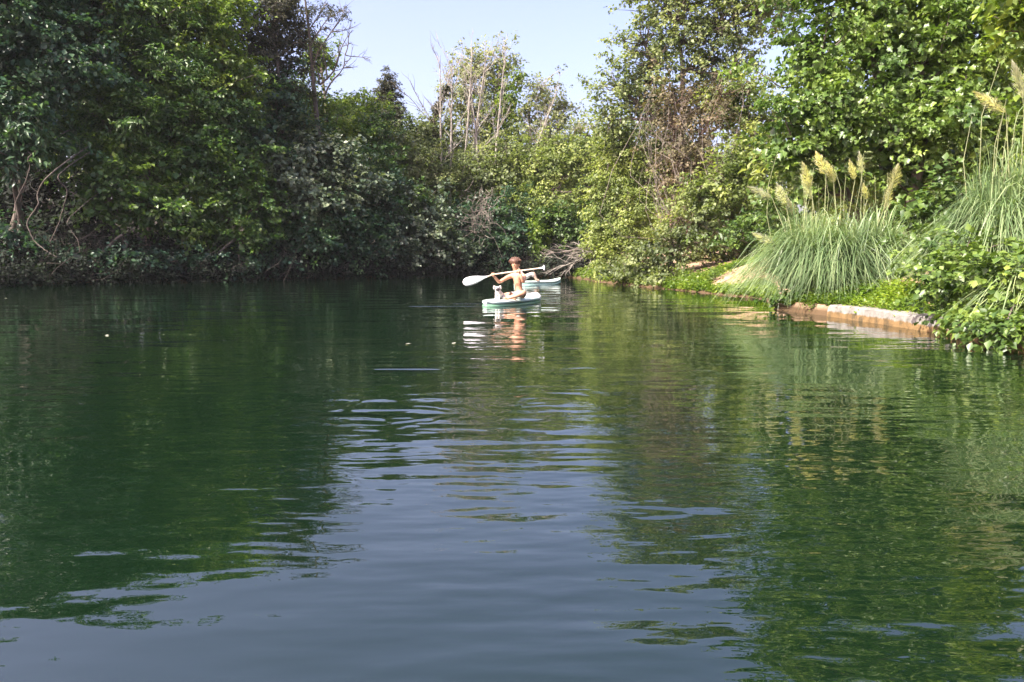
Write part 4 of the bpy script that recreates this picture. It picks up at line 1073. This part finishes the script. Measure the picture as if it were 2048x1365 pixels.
# hair: cap with loose locks
hc = z1(802, 268, -.03)
ellipsoid('hair', hc, (.122, .115, .084), MAT['hair'], per, 18, nz=.07)
tb = Tubes(); hr = random.Random(3)
for k in range(150):
    a = hr.uniform(0, 2 * math.pi); t = hr.uniform(0.1, 1.25)
    d = Vector((math.sin(t) * math.cos(a) * .105, math.sin(t) * math.sin(a) * .112, math.cos(t) * .085))
    p = hc + d; q = p + Vector((d.x * .25, d.y * .2, -.02 - .035 * hr.random() * (t > .8))) + Vector((hr.gauss(0, .012), 0, hr.gauss(0, .01)))
    if d.y < -.06 and abs(d.x) < .07 and t > 1.0: continue
    q += Vector((d.x * .25, 0, hr.gauss(0, .012))); tb.add([p - d * .15, (p + q) / 2 + Vector((0, 0, .012)), q], [.014, .011, .003], 4)
tb.build('hair_lock', MAT['hair'], per, 'stuff')
skin('shorts', [z1(890, 1050), z1(882, 925), z1(945, 1030, -.10), z1(975, 1005, -.24), z1(815, 1040, .09), z1(705, 1030, .15), z1(885, 985)],
     [(0, 6), (6, 1), (0, 2), (2, 3), (0, 4), (4, 5)], [(.155, .135), (.128, .105), .102, .098, .102, .094, (.145, .122)], MAT['shorts'], per, 2)
def hand(c, ax, out, mat, parent, s=1.0):
    """a fist closed on the paddle shaft: ax = direction of the shaft, out = direction from wrist to knuckles"""
    ax = ax.normalized(); out = (out - ax * out.dot(ax)).normalized(); nn = ax.cross(out)
    V = [c - out * .045 * s, c - out * .02 * s + nn * .012, c + out * .004 + nn * .022]
    E = [(0, 1), (1, 2)]; Rr = [.026, .028, .026]
    tb = Tubes()
    for k in range(4):
        b = c + ax * ((k - 1.5) * .019 * s)
        L = (1.0, 1.12, 1.05, .85)[k]
        tb.add([b - out * .012 + nn * .030, b + out * .022 * L + nn * .026, b + out * .032 * L, b + out * .020 * L - nn * .024, b - out * .002 - nn * .022], [.010, .010, .009, .0085, .007], 6)
    tb.add([c - out * .02 - ax * .03, c - ax * .034 - nn * .02, c + out * .012 - ax * .030 - nn * .024], [.013, .011, .008], 6)
    tb.build('fingers', mat, parent)
    skin('palm', V, E, Rr, mat, parent, 1)

# paddle
pa, pb = z1(300, 562, -.17), z1(882, 482, -.29)
shd = (pb - pa).normalized()
bt = at(926, 566, 15.80)                # tip of the blade
gp = at(1088, 536, 15.64)               # grip
pr = empty('paddle', tuple(pa), 'white bladed paddle with pale shaft held across the boy\'s chest', 'paddle')
neck = at(975, 553.5, 15.815)
tb = Tubes(); tb.add([neck, pa, pb, gp], [.0155, .0155, .0155, .0145], 10); tb.build('shaft', MAT['wood'], pr)
V, F = [], []; n = 16
ax = (bt - neck); L_ = ax.length; axn = ax.normalized(); upv = Vector((0, 0.35, 1)).normalized(); upv = (upv - axn * upv.dot(axn)).normalized(); nv = axn.cross(upv)
for i in range(n + 1):
    t = i / n
    wv = .016 + .082 * (math.sin(min(1, t / .72) * math.pi / 2) ** 1.5) * (1 if t < .8 else math.sqrt(max(0.02, 1 - ((t - .8) / .2) ** 2)) )
    th = .014 * (1 - t) + .005
    c = neck + ax * t + nv * (.02 * t * t)
    for (a, b) in ((-1, 0), (-.5, .8), (0, 1.2), (.5, .8), (1, 0), (.5, -.8), (0, -1), (-.5, -.8)):
        V.append(tuple(c + upv * wv * a + nv * th * b))
for i in range(n):
    for k in range(8): F.append((i * 8 + k, i * 8 + (k + 1) % 8, (i + 1) * 8 + (k + 1) % 8, (i + 1) * 8 + k))
link('blade', np_mesh('blade', V, F, smooth=True), MAT['white'], pr)
gd = (gp - pb).normalized(); gu = (Vector((0, 0, 1)) - gd * gd.z).normalized()
tb = Tubes(); tb.add([gp - gd * .10, gp - gd * .03, gp + gd * .01], [.017, .019, .024], 8); tb.add([gp + gu * .05, gp + gu * .03, gp, gp - gu * .03, gp - gu * .05], [.012, .02, .024, .02, .012], 8); tb.build('grip', MAT['white'], pr)
hand(pa, shd, Vector((-.2, 0, 1)), MAT['skin'], per); hand(pb, shd, Vector((-.3, .1, 1)), MAT['skin'], per)

# the dog -----------------------------------------------------------
dg = empty('dog', (z1(420, 1150, -.25).x, 15.75, .13), 'small pale grey dog with dark muzzle sitting in front of the boy', 'dog')
dy = -.30
Vb, Eb, Rb = [], [], []
rump = J(z1(495, 1065, dy + .14), .088); bel = J(z1(455, 1010, dy + .09), .080, rump); ch = J(z1(415, 975, dy), .076, bel); nk = J(z1(400, 920, dy - .02), .058, ch); hd = J(z1(392, 868, dy - .03), (.068, .068), nk)
ms = J(z1(398, 893, dy - .09), .036, hd); J(z1(400, 900, dy - .125), .024, ms)
for sx, dd in ((372, -.02), (440, -.03)):
    a = J(z1(sx, 1010, dy + dd), .034, ch); b = J(z1(sx - 6, 1075, dy + dd), .024, a); c = J(z1(sx - 10, 1128, dy + dd - .01), .022, b); J(z1(sx - 12, 1136, dy + dd - .045), .020, c)
for sx, dd in ((440, .16), (545, .12)):
    a = J(z1(sx + 10, 1080, dy + dd), .050, rump); b = J(z1(sx - 15, 1095, dy + dd - .10), .034, a); c = J(z1(sx - 10, 1134, dy + dd - .05), .020, b); J(z1(sx - 20, 1136, dy + dd - .12), .018, c)
t_ = J(z1(560, 1110, dy + .22), .020, rump); J(z1(620, 1100, dy + .26), .012, t_)
skin('body', Vb, Eb, Rb, MAT['fur'], dg, 2)
ellipsoid('muzzle', z1(402, 905, dy - .115), (.045, .03, .036), MAT['darkfur'], dg, 8)
ellipsoid('nose', z1(402, 896, dy - .148), (.011, .008, .008), MAT['eye'], dg, 6)
for zx in (362, 428): ellipsoid('eye', z1(zx, 862, dy - .088), (.009, .006, .009), MAT['eye'], dg, 6)
for zx, sg in ((335, -1), (452, 1)):
    p = z1(zx, 838, dy - .01)
    tb = Tubes(); tb.add([p + Vector((-sg * .012, 0, 0)), p + Vector((sg * .012, -.01, .012)), p + Vector((sg * .024, -.02, -.03)), p + Vector((sg * .022, -.025, -.055))], [.015, .017, .013, .005], 6); tb.build('ear', MAT['fur'], dg)

# second board and person -------------------------------------------
B2 = Vector((0.95, 27.9, 0.0))
board('paddle_board', 'pale turquoise paddle board farther off behind the boy', B2, math.atan2(.55, 1.0), 2.0, .70, .15, MAT['deck'], MAT['mint'], None, .10)
def z2(px, py, d=0.0): return at(px, py, 27.6 + d)
p2 = empty('person', (z2(1045, 564).x, 27.6, .15), 'person in pale clothes sitting with raised knees on the farther board', 'person')
Vb, Eb, Rb = [], [], []
pel = J(z2(1042, 557, -.05), (.14, .11)); ch = J(z2(1039, 548, .15), (.14, .1), pel); uc = J(z2(1036, 541, .22), (.12, .09), ch); nk = J(z2(1034, 536, .24), .055, uc)
h_ = J(z2(1033, 530, .22), (.085, .09), nk); J(z2(1033, 526, .22), .07, h_)
for s_, dd in ((-1, .16), (1, -.16)):
    s = J(z2(1036, 542, .2 + dd), .055, uc); e = J(z2(1044, 551, .1 + dd * 1.3), .04, s); J(z2(1056, 551, 0 + dd), .03, e)
for dd in (.1, -.12):
    h1 = J(z2(1046, 557, dd), .09, pel); k = J(z2(1067 + dd * 10, 546, dd), .062, h1); a = J(z2(1073, 560, dd), .042, k); J(z2(1079, 562, dd), .034, a)
skin('body', Vb, Eb, Rb, MAT['skin2'], p2, 2)
skin('trousers', [z2(1042, 557, -.05), z2(1047, 557, .1), z2(1064, 548, .1), z2(1070, 554, .1), z2(1047, 557, -.12), z2(1063, 548, -.12), z2(1069, 554, -.12)], [(0, 1), (1, 2), (2, 3), (0, 4), (4, 5), (5, 6)],
     [.15, .105, .085, .065, .105, .085, .065], MAT['fur'], p2, 2)
skin('shirt', [z2(1042, 556, -.02), z2(1039, 549, .14), z2(1036, 541, .22)], [(0, 1), (1, 2)], [(.16, .13), (.165, .125), (.14, .105)], MAT['fur'], p2, 2)
ellipsoid('hair', z2(1033, 526.5, .25), (.100, .11, .085), MAT['hair'], p2, 12, nz=.12)

# floating leaves ----------------------------------------------------
for k, (px, py, lab) in enumerate([(815, 689, 'small pale leaf floating on dark water below the paddle reflection'), (907, 688, 'small pale leaf floating right of its twin on dark water'),
                                   (214, 672, 'tiny pale leaf floating on the dark water by the left bank'), (12, 597, 'tiny pale leaf floating at the left edge near the bank')]):
    D = 1500 / (py - 515)
    p = at(px, py, D); me = np_mesh('floating_leaf', [(-.025, 0, 0), (0, -.025, .004), (.05, 0, .006), (.0, .025, .004), (-.025, 0, -.004), (0, 0, .006)], [(0, 1, 5), (1, 2, 5), (2, 3, 5), (3, 0, 5)], [.5] * 4)
    o = link('floating_leaf', me, MAT['plume_w']); o.location = (p.x, p.y, .004); o.rotation_euler = (0, 0, k); tag(o, lab, 'leaf', 'pale leaves floating on the water')
print('LEAVES', LEAVES, 'TRIS', sum(len(o.data.loops) - 2 * len(o.data.polygons) for o in scene.objects if o.type == 'MESH'), flush=True)
